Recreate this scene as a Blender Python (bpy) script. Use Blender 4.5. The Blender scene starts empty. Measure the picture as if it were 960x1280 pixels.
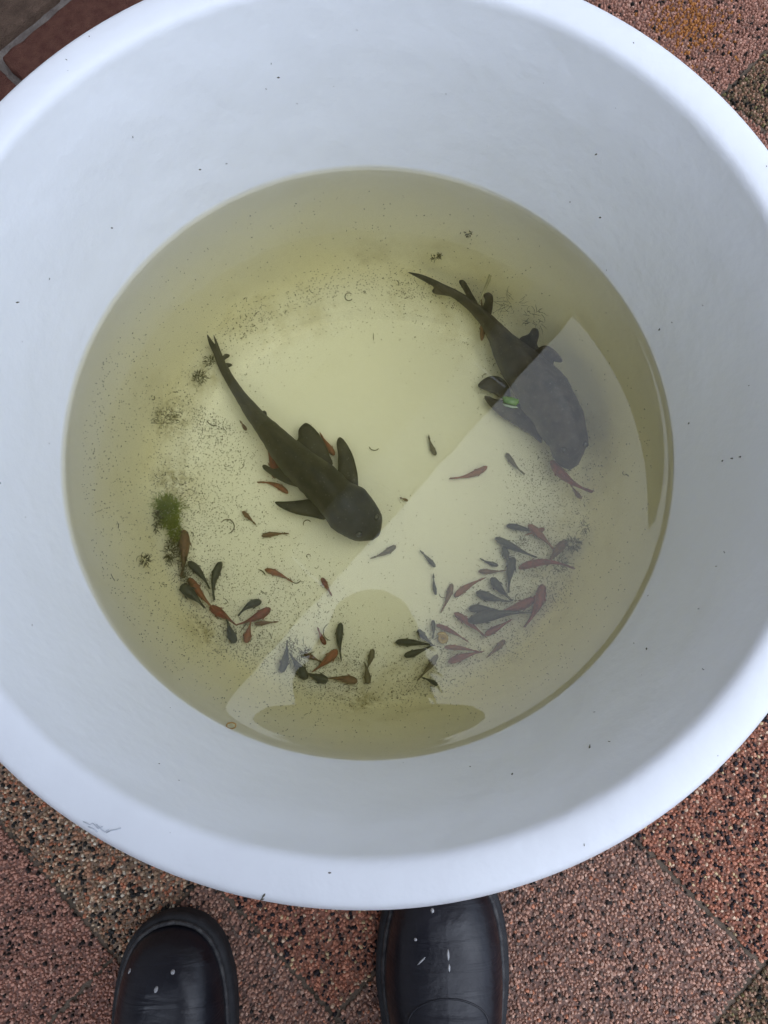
import bpy, bmesh, math, random
import numpy as np
from mathutils import Vector, Matrix, noise as mnoise
R = math.radians
random.seed(7); rng = np.random.default_rng(7)
S = bpy.context.scene
COL = S.collection
# ------------------------------------------------------------------ camera, sky, light, exposure
CAM_H, CAM_T, CAM_F = 0.76, 0.1754, 960.0            # height above paving, tilt forward, focal length (px of a 960x1280 frame)
cd = bpy.data.cameras.new('camera'); cam = bpy.data.objects.new('camera', cd); COL.objects.link(cam)
cam.location = (0, 0, CAM_H); cam.rotation_euler = (CAM_T, 0, 0)
cd.sensor_fit = 'VERTICAL'; cd.sensor_height = 24; cd.lens = 18.0
cd.clip_start = 0.02; cd.clip_end = 600
S.camera = cam
SUN_EL, SUN_AZ = R(74), R(-28)                       # azimuth of the sun in the x/y plane (towards lower right of the picture)
W = bpy.data.worlds.new('World'); S.world = W; W.use_nodes = True
nt = W.node_tree; nt.nodes.clear()
o_ = nt.nodes.new('ShaderNodeOutputWorld'); bg = nt.nodes.new('ShaderNodeBackground')
sk = nt.nodes.new('ShaderNodeTexSky'); sk.sky_type = 'NISHITA'; sk.sun_disc = False
sk.sun_elevation = SUN_EL; sk.sun_rotation = math.pi/2 - SUN_AZ
sk.air_density = 1.0; sk.dust_density = 2.0
# overcast: bright at the zenith, dimmer to the horizon, soft cloud mottling
tc = nt.nodes.new('ShaderNodeTexCoord'); sx = nt.nodes.new('ShaderNodeSeparateXYZ')
nt.links.new(tc.outputs['Generated'], sx.inputs[0])
rp = nt.nodes.new('ShaderNodeMapRange'); rp.inputs['From Min'].default_value = 0; rp.inputs['From Max'].default_value = 1
rp.inputs['To Min'].default_value = 3.6; rp.inputs['To Max'].default_value = 16.0
pz = nt.nodes.new('ShaderNodeMath'); pz.operation = 'POWER'; pz.use_clamp = True; pz.inputs[1].default_value = 1.8; nt.links.new(sx.outputs['Z'], pz.inputs[0]); nt.links.new(pz.outputs[0], rp.inputs['Value'])
cl = nt.nodes.new('ShaderNodeTexNoise'); cl.inputs['Scale'].default_value = 2.2; cl.inputs['Detail'].default_value = 4
nt.links.new(tc.outputs['Generated'], cl.inputs['Vector'])
cm = nt.nodes.new('ShaderNodeMapRange'); cm.inputs['From Min'].default_value = .3; cm.inputs['From Max'].default_value = .7
cm.inputs['To Min'].default_value = .9; cm.inputs['To Max'].default_value = 1.1
nt.links.new(cl.outputs['Fac'], cm.inputs['Value'])
mm = nt.nodes.new('ShaderNodeMath'); mm.operation = 'MULTIPLY'
nt.links.new(rp.outputs[0], mm.inputs[0]); nt.links.new(cm.outputs[0], mm.inputs[1])
vm = nt.nodes.new('ShaderNodeVectorMath'); vm.operation = 'SCALE'; vm.inputs[0].default_value = (.86, .975, 1.21)
nt.links.new(mm.outputs[0], vm.inputs['Scale'])
mx = nt.nodes.new('ShaderNodeMixRGB'); mx.inputs['Fac'].default_value = .85
nt.links.new(sk.outputs[0], mx.inputs['Color1']); nt.links.new(vm.outputs[0], mx.inputs['Color2'])
nt.links.new(mx.outputs[0], bg.inputs['Color']); bg.inputs['Strength'].default_value = .12
nt.links.new(bg.outputs[0], o_.inputs['Surface'])
sd = bpy.data.lights.new('sun', 'SUN'); sd.energy = .5; sd.angle = R(84); sd.color = (1, .985, .965)
sun = bpy.data.objects.new('sun', sd); COL.objects.link(sun)
sdir = Vector((math.cos(SUN_EL)*math.cos(SUN_AZ), math.cos(SUN_EL)*math.sin(SUN_AZ), math.sin(SUN_EL)))
sun.rotation_euler = sdir.to_track_quat('Z', 'Y').to_euler(); sun.location = sdir*20
S.view_settings.view_transform = 'Standard'; S.view_settings.look = 'None'
S.view_settings.exposure = 0.63; S.view_settings.gamma = 1
S.cycles.use_denoising = True; S.cycles.use_adaptive_sampling = False
S.cycles.max_bounces = 16; S.cycles.diffuse_bounces = 10; S.cycles.transparent_max_bounces = 16
S.cycles.volume_bounces = 3; S.cycles.sample_clamp_indirect = 6
S.cycles.caustics_reflective = False

# ------------------------------------------------------------------ helpers
def place(px, py, z):
    """point of the place at height z that the photograph shows at (px, py)"""
    x = (px-480)/CAM_F; y = -(py-640)/CAM_F
    c, s = math.cos(CAM_T), math.sin(CAM_T)
    d = (x, y*c+s, y*s-c); t = (z-CAM_H)/d[2]
    return Vector((d[0]*t, d[1]*t, z))
def mat(name, base, rough=.5, spec=.5, var=None, vscale=20, bump=0, bscale=200, metal=0, coat=0, coatr=.1, sss=0, detail=4, bdist=.001, obj=True):
    m = bpy.data.materials.new(name); m.use_nodes = True
    n = m.node_tree.nodes; l = m.node_tree.links; p = n['Principled BSDF']
    p.inputs['Base Color'].default_value = (*base, 1); p.inputs['Roughness'].default_value = rough
    p.inputs['Specular IOR Level'].default_value = spec; p.inputs['Metallic'].default_value = metal
    p.inputs['Coat Weight'].default_value = coat; p.inputs['Coat Roughness'].default_value = coatr
    t = n.new('ShaderNodeTexCoord')
    if var:
        a = n.new('ShaderNodeTexNoise'); a.inputs['Scale'].default_value = vscale; a.inputs['Detail'].default_value = detail
        l.new(t.outputs['Object'], a.inputs['Vector'])
        r = n.new('ShaderNodeValToRGB'); r.color_ramp.elements[0].position = .35; r.color_ramp.elements[1].position = .65
        r.color_ramp.elements[0].color = (*base, 1); r.color_ramp.elements[1].color = (*var, 1)
        l.new(a.outputs['Fac'], r.inputs['Fac']); l.new(r.outputs['Color'], p.inputs['Base Color'])
    if bump:
        b = n.new('ShaderNodeTexNoise'); b.inputs['Scale'].default_value = bscale; b.inputs['Detail'].default_value = 5
        l.new(t.outputs['Object'], b.inputs['Vector'])
        u = n.new('ShaderNodeBump'); u.inputs['Strength'].default_value = bump; u.inputs['Distance'].default_value = bdist
        l.new(b.outputs['Fac'], u.inputs['Height']); l.new(u.outputs['Normal'], p.inputs['Normal'])
    return m
def tag(o, label=None, cat=None, group=None, kind=None):
    if label: o['label'] = label
    if cat: o['category'] = cat
    if group: o['group'] = group
    if kind: o['kind'] = kind
    return o
def mesh_obj(name, V, Fc, m, parent=None, smooth=True, loc=None):
    me = bpy.data.meshes.new(name); me.from_pydata([tuple(v) for v in V], [], Fc)
    me.polygons.foreach_set('use_smooth', [smooth]*len(Fc)); me.validate(); me.update()
    if m: me.materials.append(m)
    o = bpy.data.objects.new(name, me); COL.objects.link(o)
    if parent: o.parent = parent
    if loc is not None: o.location = loc
    return o
def bm_obj(name, bm, m, parent=None, smooth=True):
    me = bpy.data.meshes.new(name); bmesh.ops.recalc_face_normals(bm, faces=bm.faces[:]); bm.to_mesh(me); bm.free()
    me.polygons.foreach_set('use_smooth', [smooth]*len(me.polygons))
    me.materials.append(m)
    o = bpy.data.objects.new(name, me); COL.objects.link(o)
    if parent: o.parent = parent
    return o
def np_mesh(name, V, T, m, parent=None, col=None, smooth=False):
    """fast triangle mesh from arrays"""
    me = bpy.data.meshes.new(name); me.vertices.add(len(V)); me.vertices.foreach_set('co', np.asarray(V, np.float32).ravel())
    me.loops.add(len(T)*3); me.loops.foreach_set('vertex_index', np.asarray(T, np.int32).ravel())
    me.polygons.add(len(T)); me.polygons.foreach_set('loop_start', np.arange(0, len(T)*3, 3, dtype=np.int32))
    me.polygons.foreach_set('use_smooth', [smooth]*len(T))
    me.update(calc_edges=True)
    if col is not None:
        ca = me.color_attributes.new('stone', 'FLOAT_COLOR', 'POINT'); ca.data.foreach_set('color', np.asarray(col, np.float32).ravel())
    me.materials.append(m)
    o = bpy.data.objects.new(name, me); COL.objects.link(o)
    if parent: o.parent = parent
    return o
def lathe(profile, n=256, close=False, squash=None):
    V, Fc = [], []
    for (r, z) in profile:
        for k in range(n):
            a = 2*math.pi*k/n; rr = r*(squash(a, z) if squash else 1)
            V.append((rr*math.cos(a), rr*math.sin(a), z))
    for i in range(len(profile)-1):
        for k in range(n):
            k2 = (k+1) % n; Fc.append((i*n+k, i*n+k2, (i+1)*n+k2, (i+1)*n+k))
    return V, Fc
def box_vf(c, s, ax=None):
    """box: centre c, half sizes s, axes ax"""
    ax = ax or (Vector((1,0,0)), Vector((0,1,0)), Vector((0,0,1))); c = Vector(c)
    V = [c+ax[0]*s[0]*i+ax[1]*s[1]*j+ax[2]*s[2]*k for i in (-1,1) for j in (-1,1) for k in (-1,1)]
    return V, [(0,1,3,2),(4,6,7,5),(0,4,5,1),(2,3,7,6),(0,2,6,4),(1,5,7,3)]
def box(name, c, s, m, parent=None, ax=None, bevel=0):
    V, Fc = box_vf(c, s, ax); bm = bmesh.new(); vs = [bm.verts.new(v) for v in V]
    for f in Fc: bm.faces.new([vs[i] for i in f])
    if bevel: bmesh.ops.bevel(bm, geom=bm.edges[:], offset=bevel, segments=2, affect='EDGES')
    return bm_obj(name, bm, m, parent, smooth=False)
def tube_vf(pts, rad, n=5, V=None, Fc=None):
    """tapered tube along points"""
    V = [] if V is None else V; Fc = [] if Fc is None else Fc; b0 = len(V)
    pts = [Vector(p) for p in pts]
    for i, p in enumerate(pts):
        t = (pts[min(i+1, len(pts)-1)]-pts[max(i-1, 0)]).normalized()
        a = t.cross(Vector((0, 0, 1)));  a = a.normalized() if a.length > 1e-4 else Vector((1, 0, 0))
        b = t.cross(a); r = rad[i] if hasattr(rad, '__len__') else rad
        for k in range(n):
            w = 2*math.pi*k/n; V.append(p+a*math.cos(w)*r+b*math.sin(w)*r)
    for i in range(len(pts)-1):
        for k in range(n):
            k2 = (k+1) % n; Fc.append((b0+i*n+k, b0+i*n+k2, b0+(i+1)*n+k2, b0+(i+1)*n+k))
    Fc.append(tuple(b0+k for k in range(n))[::-1]); Fc.append(tuple(b0+(len(pts)-1)*n+k for k in range(n)))
    return V, Fc
UA = Vector((1, 1, 0)).normalized(); WA = Vector((1, -1, 0)).normalized(); ZA = Vector((0, 0, 1))  # the paving runs at 45 degrees
def uw(u, w, z=0): return UA*u+WA*w+ZA*z

# ------------------------------------------------------------------ ground and paving
m_ground = mat('ground_earth', (.10, .075, .06), .95, .2, (.16, .10, .075), 6, .6, 90)
V = [(-60, -60, -.05), (60, -60, -.05), (60, 60, -.05), (-60, 60, -.05)]
g = mesh_obj('ground', V, [(0, 1, 2, 3)], m_ground, smooth=False); tag(g, kind='structure')
m_sand = mat('joint_sand', (.085, .068, .05), .95, .2, (.16, .12, .09), 60, .8, 500)
V, Fc = box_vf((0, 0, -.0222), (2.4, 2.4, .02), (UA, WA, ZA))
pavement = mesh_obj('pavement', V, Fc, m_sand, smooth=False); tag(pavement, kind='structure')
def stone_mat():
    m = bpy.data.materials.new('washed_aggregate'); m.use_nodes = True; n = m.node_tree.nodes; l = m.node_tree.links; p = n['Principled BSDF']
    a = n.new('ShaderNodeAttribute'); a.attribute_name = 'stone'
    t = n.new('ShaderNodeTexCoord'); z = n.new('ShaderNodeTexNoise'); z.inputs['Scale'].default_value = 900; z.inputs['Detail'].default_value = 3
    l.new(t.outputs['Object'], z.inputs['Vector'])
    q = n.new('ShaderNodeMapRange'); q.inputs['To Min'].default_value = .6; q.inputs['To Max'].default_value = 1.35; l.new(z.outputs['Fac'], q.inputs['Value'])
    x = n.new('ShaderNodeVectorMath'); x.operation = 'SCALE'; l.new(a.outputs['Color'], x.inputs[0]); l.new(q.outputs[0], x.inputs['Scale'])
    l.new(x.outputs[0], p.inputs['Base Color']); p.inputs['Roughness'].default_value = .7; p.inputs['Specular IOR Level'].default_value = .18
    return m
m_stone = stone_mat()
PAL = {  # aggregate colours and shares
 'pink':  [((.40,.22,.175),58),((.34,.19,.15),30),((.46,.29,.24),12),((.02,.018,.018),9),((.13,.09,.075),6)],
 'grey':  [((.42,.255,.20),36),((.33,.20,.16),28),((.48,.33,.27),16),((.035,.032,.032),8),((.50,.23,.15),4),((.17,.13,.115),14)],
 'red':   [((.42,.19,.13),34),((.48,.25,.18),16),((.30,.14,.105),18),((.024,.022,.027),20),((.56,.43,.33),8),((.55,.45,.28),4),((.17,.11,.09),10)],
 'beige': [((.42,.25,.17),28),((.53,.42,.31),12),((.42,.18,.11),10),((.028,.028,.028),21),((.25,.18,.125),20),((.58,.54,.46),6)],
 'moss':  [((.30,.18,.125),32),((.15,.12,.075),30),((.36,.24,.18),18),((.02,.02,.018),20),((.20,.19,.09),8)],
}
def paver_mat(key):
    cs = [c for c, s in PAL[key][:3]]
    k = .58
    return mat('paver_'+key, tuple(v*k for v in cs[0]), .9, .2, tuple(v*k*.75 for v in cs[1]), 90, .8, 700)
PMAT = {k: paver_mat(k) for k in PAL}
TUB = Vector((-.0124, .1551, 0))
def aggregate(u0, u1, w0, w1, key, parent, visible):
    sp = .0030
    nu, nw = int((u1-u0)/sp), int((w1-w0)/sp)
    uu, ww = np.meshgrid((np.arange(nu)+.5)*(u1-u0)/nu+u0, (np.arange(nw)+.5)*(w1-w0)/nw+w0)
    uu = uu.ravel()+rng.uniform(-.45, .45, uu.size)*sp; ww = ww.ravel()+rng.uniform(-.45, .45, ww.size)*sp
    x = (uu+ww)/math.sqrt(2); y = (uu-ww)/math.sqrt(2)
    # a band round the visible part of the paving is enough
    k = (np.hypot(x-TUB.x, y-TUB.y) > .205) & (abs(x) < .52) & (y > -.42) & (y < .86)
    x, y = x[k], y[k]; N = len(x)
    if N == 0: return
    pal = PAL[key]; pr = np.array([s for c, s in pal], float); pr /= pr.sum()
    ci = rng.choice(len(pal), N, p=pr)
    # dark grains cluster a little
    C = np.array([c for c, s in pal])[ci]*rng.uniform(.75, 1.25, (N, 1))
    if key == 'pink' and visible == 'lichen':
        d = np.exp(-(((x-LICH[0])/.035)**2+((y-LICH[1])/.03)**2)); t = (rng.random(N) < d*.9)
        C[t] = np.array([.38, .17, .055])*rng.uniform(.7, 1.2, (t.sum(), 1))
    C = C*np.array([1.08, 1.0, .90])
    r = rng.uniform(.0011, .0024, N); r[ci == 3] *= 1.1
    A = rng.uniform(0, 6.28, N)
    ring = 6
    Vs = np.zeros((N, 13, 3)); ph = rng.uniform(0, 6.28, N)
    el = rng.uniform(.65, 1.0, N)
    for j in range(ring):
        a = A+j*2*math.pi/ring; q = r*rng.uniform(.8, 1.15, N)
        lx, ly = q*np.cos(a), q*np.sin(a)*el
        Vs[:, j, 0] = x+lx*np.cos(ph)-ly*np.sin(ph); Vs[:, j, 1] = y+lx*np.sin(ph)+ly*np.cos(ph); Vs[:, j, 2] = -.0012
        q2 = q*rng.uniform(.55, .85, N); lx, ly = q2*np.cos(a+.3), q2*np.sin(a+.3)*el
        Vs[:, 6+j, 0] = x+lx*np.cos(ph)-ly*np.sin(ph); Vs[:, 6+j, 1] = y+lx*np.sin(ph)+ly*np.cos(ph)
        Vs[:, 6+j, 2] = r*rng.uniform(.35, .75, N)
    Vs[:, 12] = np.stack([x, y, r*rng.uniform(.7, 1.0, N)], 1)
    tr = []
    for j in range(6):
        j2 = (j+1) % 6; tr += [(j, j2, 6+j2), (j, 6+j2, 6+j), (6+j, 6+j2, 12)]
    T = (np.array(tr)[None]+np.arange(N)[:, None, None]*13).reshape(-1, 3)
    col = np.repeat(np.c_[C, np.ones(N)], 13, axis=0)
    o = np_mesh('aggregate', Vs.reshape(-1, 3), T, m_stone, parent, col); tag(o, kind='stuff')
l_ = place(862, 32, 0); LICH = (l_.x, l_.y)
def paver(u0, u1, w0, w1, key, lab=None, extra=None, grains=True):
    gp = .0013
    o = box('paver', uw((u0+u1)/2, (w0+w1)/2, -.0155), ((u1-u0)/2-gp, (w1-w0)/2-gp, .0145), PMAT[key], pavement, (UA, WA, ZA), bevel=.002)
    if lab: o['label'] = lab
    if grains: aggregate(u0+gp*1.2, u1-gp*1.2, w0+gp*1.2, w1-gp*1.2, key, o, extra)
    return o
paver(-.86, -.369, -.40, .022, 'pink', 'pink paver flecked with black grains left of the boot')
paver(-.86, -.369, .022, .445, 'pink')
paver(-.369, -.263, -.66, .030, 'beige', 'beige and black gravel paver along the left of the tub')
paver(-.369, -.263, .030, .445, 'grey')
paver(-.263, .042, -.66, .20, 'beige' if 0 else 'red')
paver(-.263, .042, .20, .445, 'grey', 'greyish pink paver right of the boots')
paver(.042, .40, -.163, .445, 'red', 'red and black gravel paver right of the tub')
paver(-.263, .30, .445, .90, 'moss')
paver(.30, .80, .445, .90, 'moss')
paver(.40, .694, -.163, .445, 'pink')
paver(.694, 1.1, -.163, .30, 'moss', 'dark mossy paver at the right edge')
paver(.13, 1.1, -.655, -.163, 'pink', 'pink paver with an orange lichen patch', 'lichen')
paver(-.263, .13, -.655, -.163, 'grey', grains=False) if 0 else None
for i in range(-4, 5):
    for j in range(-4, 5):
        u0, w0 = i*.5, j*.445
        if (u0+.5 <= -.86+.001 or u0 >= 1.1-.001 or w0 >= .9-.02) and w0 > -.66:
            u1 = u0+.5
            if u0 < -.86 < u1: u1 = -.86
            if u0 < 1.1 < u1: pass
            paver(u0, u1, w0, w0+.445, ('pink', 'red', 'grey', 'moss')[(i*3+j*5) % 4], grains=False)
# bricks at the foot of the house
m_mortar = mat('mortar', (.15, .125, .11), .95, .2, (.23, .20, .175), 70, 1, 350, bdist=.003)
m_brickA = mat('brick_red_brown', (.11, .046, .034), .95, .15, (.15, .068, .048), 90, 1, 600, bdist=.004)
m_brickB = mat('brick_brown', (.10, .066, .048), .95, .15, (.15, .10, .072), 90, 1, 600, bdist=.004)
be = box('brick_edging', uw(0, -.765, -.014), (2.3, .112, .018), m_mortar, None, (UA, WA, ZA)); tag(be, kind='structure')
def brick(u0, u1, w0, w1, m):
    bm = bmesh.new(); V, Fc = box_vf((0, 0, 0), ((u1-u0)/2, (w1-w0)/2, .02)); vs = [bm.verts.new(v) for v in V]
    for f in Fc: bm.faces.new([vs[i] for i in f])
    bmesh.ops.bevel(bm, geom=bm.edges[:], offset=.002, segments=1, affect='EDGES')
    bmesh.ops.subdivide_edges(bm, edges=[e for e in bm.edges if e.calc_length() > .05], cuts=26, use_grid_fill=True)
    for v in bm.verts:
        p = v.co*60+Vector((u0*31, w0*17, 0)); v.co += Vector(mnoise.noise_vector(p))*.0016+Vector(mnoise.noise_vector(p*4))*.0008
    o = bm_obj('brick', bm, m, be, smooth=True); o.rotation_euler.z = math.pi/4
    c = uw((u0+u1)/2, (w0+w1)/2, -.006); o.location = c; o.scale = (1, -1, 1)
    return o
ub = .149
for k in range(-6, 7):
    u0 = ub+k*.216
    brick(u0+.005, u0+.211, -.753, -.656, m_brickA if k % 3 else m_brickA)
    brick(u0+.005-.108, u0+.211-.108, -.876, -.769, m_brickB)

# ------------------------------------------------------------------ house with overhanging roof (stands outside the frame, mirrored in the water)
m_wall = bpy.data.materials.new('house_brickwork'); m_wall.use_nodes = True
n = m_wall.node_tree.nodes; l = m_wall.node_tree.links; p = n['Principled BSDF']; p.inputs['Roughness'].default_value = .9
bt = n.new('ShaderNodeTexBrick'); bt.inputs['Scale'].default_value = 1; bt.inputs['Brick Width'].default_value = .22; bt.inputs['Row Height'].default_value = .065
bt.inputs['Mortar Size'].default_value = .006; bt.inputs['Color1'].default_value = (.46, .44, .42, 1); bt.inputs['Color2'].default_value = (.42, .40, .38, 1); bt.inputs['Mortar'].default_value = (.5, .48, .44, 1)
t = n.new('ShaderNodeTexCoord'); l.new(t.outputs['Object'], bt.inputs['Vector']); l.new(bt.outputs['Color'], p.inputs['Base Color'])
m_fascia = mat('white_painted_wood', (.86, .87, .86), .5, .4, (.82, .83, .82), 4)
m_soffit = mat('soffit_boards', (.09, .085, .08), .7, .3, (.12, .115, .11), 6)
m_gutter = mat('grey_gutter_plastic', (.62, .63, .63), .4, .5, (.56, .57, .57), 5)
m_tile = mat('roof_tile', (.10, .07, .06), .9, .2, (.07, .055, .05), 9)
house = bpy.data.objects.new('house', None); COL.objects.link(house); house.location = uw(0, -1.2, 0)
house.rotation_euler.z = R(3.4); piv = Vector((.03, .46, 0)); house.location = piv+Matrix.Rotation(R(3.4), 3, 'Z') @ (uw(0, -1.2, 0)-piv)
tag(house, 'pale brick house with a canopy of boards and milky sheets mirrored in the water', 'house')
hl = -uw(0, -1.2, 0)
WALLW, SOFZ, EDGEW = -.90, 2.35, -.312
HW = -1.10
wl = box('wall', (0, 0, 0), (5, SOFZ/2+1.4, .15), m_wall, house)
wl.matrix_local = Matrix.Translation(hl+uw(0, HW-.15, SOFZ/2+1.35)) @ Matrix(((UA.x, 0, WA.x, 0), (UA.y, 0, WA.y, 0), (0, 1, 0, 0), (0, 0, 0, 1)))
m_sheet = bpy.data.materials.new('milky_roof_sheet'); m_sheet.use_nodes = True
n = m_sheet.node_tree.nodes; l = m_sheet.node_tree.links
trn = n.new('ShaderNodeBsdfTranslucent'); trn.inputs['Color'].default_value = (.66, .70, .74, 1); mxs = n.new('ShaderNodeMixShader'); mxs.inputs[0].default_value = .8
n['Principled BSDF'].inputs['Base Color'].default_value = (.6, .62, .64, 1)
l.new(n['Principled BSDF'].outputs[0], mxs.inputs[1]); l.new(trn.outputs[0], mxs.inputs[2]); l.new(mxs.outputs[0], n['Material Output'].inputs['Surface'])
E0, E1, E2 = EDGEW-.195, -.90, HW+.002
for k in range(-5, 5):                                   # sheets butt along the canopy
    box('roof_sheet', hl+uw(k+.5, (EDGEW+E0)/2, SOFZ+.012), (.496, (EDGEW-E0)/2-.002, .004), m_sheet, house, (UA, WA, ZA), .001)
    box('roof_sheet', hl+uw(k+.5, (E1+E2)/2, SOFZ+.012), (.496, (E1-E2)/2-.002, .004), m_sheet, house, (UA, WA, ZA), .001)
nb = 4
for k in range(nb):
    d = (E0-E1)/nb
    box('canopy_board', hl+uw(0, E1+d*(k+.5), SOFZ+.020), (5, d/2-.003, .016), m_soffit, house, (UA, WA, ZA), .002)
for w_ in (E0, E1):
    box('rafter_beam', hl+uw(0, w_, SOFZ+.066), (5, .016, .030), m_fascia, house, (UA, WA, ZA), .002)
box('edge_strip', hl+uw(0, EDGEW-.004, SOFZ+.026), (5, .006, .010), m_fascia, house, (UA, WA, ZA), .001)
V = [hl+uw(u, w, z) for u in (-5, 5) for (w, z) in ((HW-.02, SOFZ+1.62), (-4.5, SOFZ+3.2), (-4.5, SOFZ+3.1), (HW-.02, SOFZ+1.54))]
mesh_obj('roof', V, [(0, 1, 5, 4), (2, 3, 7, 6), (0, 4, 7, 3), (1, 2, 6, 5), (0, 3, 2, 1), (4, 5, 6, 7)], m_tile, house, smooth=False)

# ------------------------------------------------------------------ the tub
WZ = .187                                            # water level
m_tub = mat('white_plastic', (.85, .87, .895), .5, .3, (.83, .85, .875), 5, .45, 20, bdist=.006)
PROF_IN = [(0.0001, .031), (.05, .031), (.10, .031), (.140, .0312), (.160, .033), (.175, .037), (.187, .044), (.197, .054), (.204, .066), (.2095, .080), (.2145, .100),
           (.2225, .135), (.2340, .187), (.2445, .240), (.2534, .290), (.2584, .312), (.2619, .3270), (.2633, .3328), (.2658, .3362), (.2705, .3378), (.2765, .3384), (.2815, .3382), (.2860, .3370), (.2893, .3325), (.2913, .3262), (.2920, .3170), (.2910, .3080)]
PROF_OUT = [(.2890, .3060), (.2820, .3080), (.2700, .3070), (.2600, .2950), (.2495, .240), (.2390, .187), (.2270, .130), (.2180, .090), (.2080, .055), (.196, .030), (.182, .012), (.170, .004), (.150, .002), (.10, .010), (.0001, .010)]
def tub_r(z):
    for (r0, z0), (r1, z1) in zip(PROF_IN[3:], PROF_IN[4:]):
        if z0 <= z <= z1: return r0+(r1-r0)*(z-z0)/(z1-z0)
    return .12 if z < .032 else .260
def tub_z(r):
    for (r0, z0), (r1, z1) in zip(PROF_IN, PROF_IN[1:]):
        if r0 <= r <= r1: return z0+(z1-z0)*(r-r0)/(r1-r0)
    return .33
def densify(P, k=3):
    out = []
    n_ = len(P)
    for i in range(n_-1):
        p0, p1, p2, p3 = P[max(i-1, 0)], P[i], P[i+1], P[min(i+2, n_-1)]
        for j in range(k):
            t = j/k
            out.append(tuple(.5*((2*p1[a])+(-p0[a]+p2[a])*t+(2*p0[a]-5*p1[a]+4*p2[a]-p3[a])*t*t+(-p0[a]+3*p1[a]-3*p2[a]+p3[a])*t**3) for a in (0, 1)))
    out.append(P[-1]); return out
def tub_shape(a, z):
    return 1+max(0, min(1, (z-.1)/.23))*.0022*math.cos(2*a+.9)+.0012*math.cos(3*a+2)*max(0, min(1, (z-.1)/.23))
# the plastic is tinted yellow below the waterline, fading out at the flat floor
n = m_tub.node_tree.nodes; l = m_tub.node_tree.links; p = n['Principled BSDF']
src = p.inputs['Base Color'].links[0].from_socket
t = n.new('ShaderNodeTexCoord'); sz = n.new('ShaderNodeSeparateXYZ'); l.new(t.outputs['Object'], sz.inputs[0])
zn = n.new('ShaderNodeTexNoise'); zn.inputs['Scale'].default_value = 9; zn.inputs['Detail'].default_value = 4; l.new(t.outputs['Object'], zn.inputs['Vector'])
g1 = n.new('ShaderNodeMapRange'); g1.inputs['From Min'].default_value = .1868; g1.inputs['From Max'].default_value = .1915; g1.inputs['To Min'].default_value = 1; g1.inputs['To Max'].default_value = 0; l.new(sz.outputs['Z'], g1.inputs['Value'])
g2 = n.new('ShaderNodeMapRange'); g2.inputs['From Min'].default_value = .031; g2.inputs['From Max'].default_value = .07; g2.inputs['To Min'].default_value = .0; g2.inputs['To Max'].default_value = .45; l.new(sz.outputs['Z'], g2.inputs['Value'])
g3 = n.new('ShaderNodeMapRange'); g3.inputs['From Min'].default_value = .3; g3.inputs['From Max'].default_value = .7; g3.inputs['To Min'].default_value = .8; g3.inputs['To Max'].default_value = 1.1; l.new(zn.outputs['Fac'], g3.inputs['Value'])
g4 = n.new('ShaderNodeMath'); g4.operation = 'MULTIPLY'; l.new(g1.outputs[0], g4.inputs[0]); l.new(g2.outputs[0], g4.inputs[1])
g5 = n.new('ShaderNodeMath'); g5.operation = 'MULTIPLY'; l.new(g4.outputs[0], g5.inputs[0]); l.new(g3.outputs[0], g5.inputs[1])
gm = n.new('ShaderNodeMixRGB'); gm.inputs['Color2'].default_value = (.90, .82, .42, 1); l.new(g5.outputs[0], gm.inputs['Fac']); l.new(src, gm.inputs['Color1']); m1 = n.new('ShaderNodeMapRange'); m1.inputs['From Min'].default_value = .0312; m1.inputs['From Max'].default_value = .037; l.new(sz.outputs['Z'], m1.inputs['Value'])
m2 = n.new('ShaderNodeMapRange'); m2.inputs['From Min'].default_value = .07; m2.inputs['From Max'].default_value = .14; m2.inputs['To Min'].default_value = 1; m2.inputs['To Max'].default_value = 0; l.new(sz.outputs['Z'], m2.inputs['Value'])
mn = n.new('ShaderNodeTexNoise'); mn.inputs['Scale'].default_value = 16; mn.inputs['Detail'].default_value = 6; mn.inputs['Roughness'].default_value = .65; l.new(t.outputs['Object'], mn.inputs['Vector'])
m3 = n.new('ShaderNodeMapRange'); m3.inputs['From Min'].default_value = .50; m3.inputs['From Max'].default_value = .68; m3.inputs['To Max'].default_value = .34; l.new(mn.outputs['Fac'], m3.inputs['Value'])
m4 = n.new('ShaderNodeMath'); m4.operation = 'MULTIPLY'; l.new(m1.outputs[0], m4.inputs[0]); l.new(m2.outputs[0], m4.inputs[1])
m5 = n.new('ShaderNodeMath'); m5.operation = 'MULTIPLY'; l.new(m4.outputs[0], m5.inputs[0]); l.new(m3.outputs[0], m5.inputs[1])
g7 = n.new('ShaderNodeMixRGB'); g7.inputs['Color2'].default_value = (.36, .30, .085, 1); l.new(m5.outputs[0], g7.inputs['Fac']); l.new(gm.outputs[0], g7.inputs['Color1']); last = g7.outputs[0]
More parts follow.
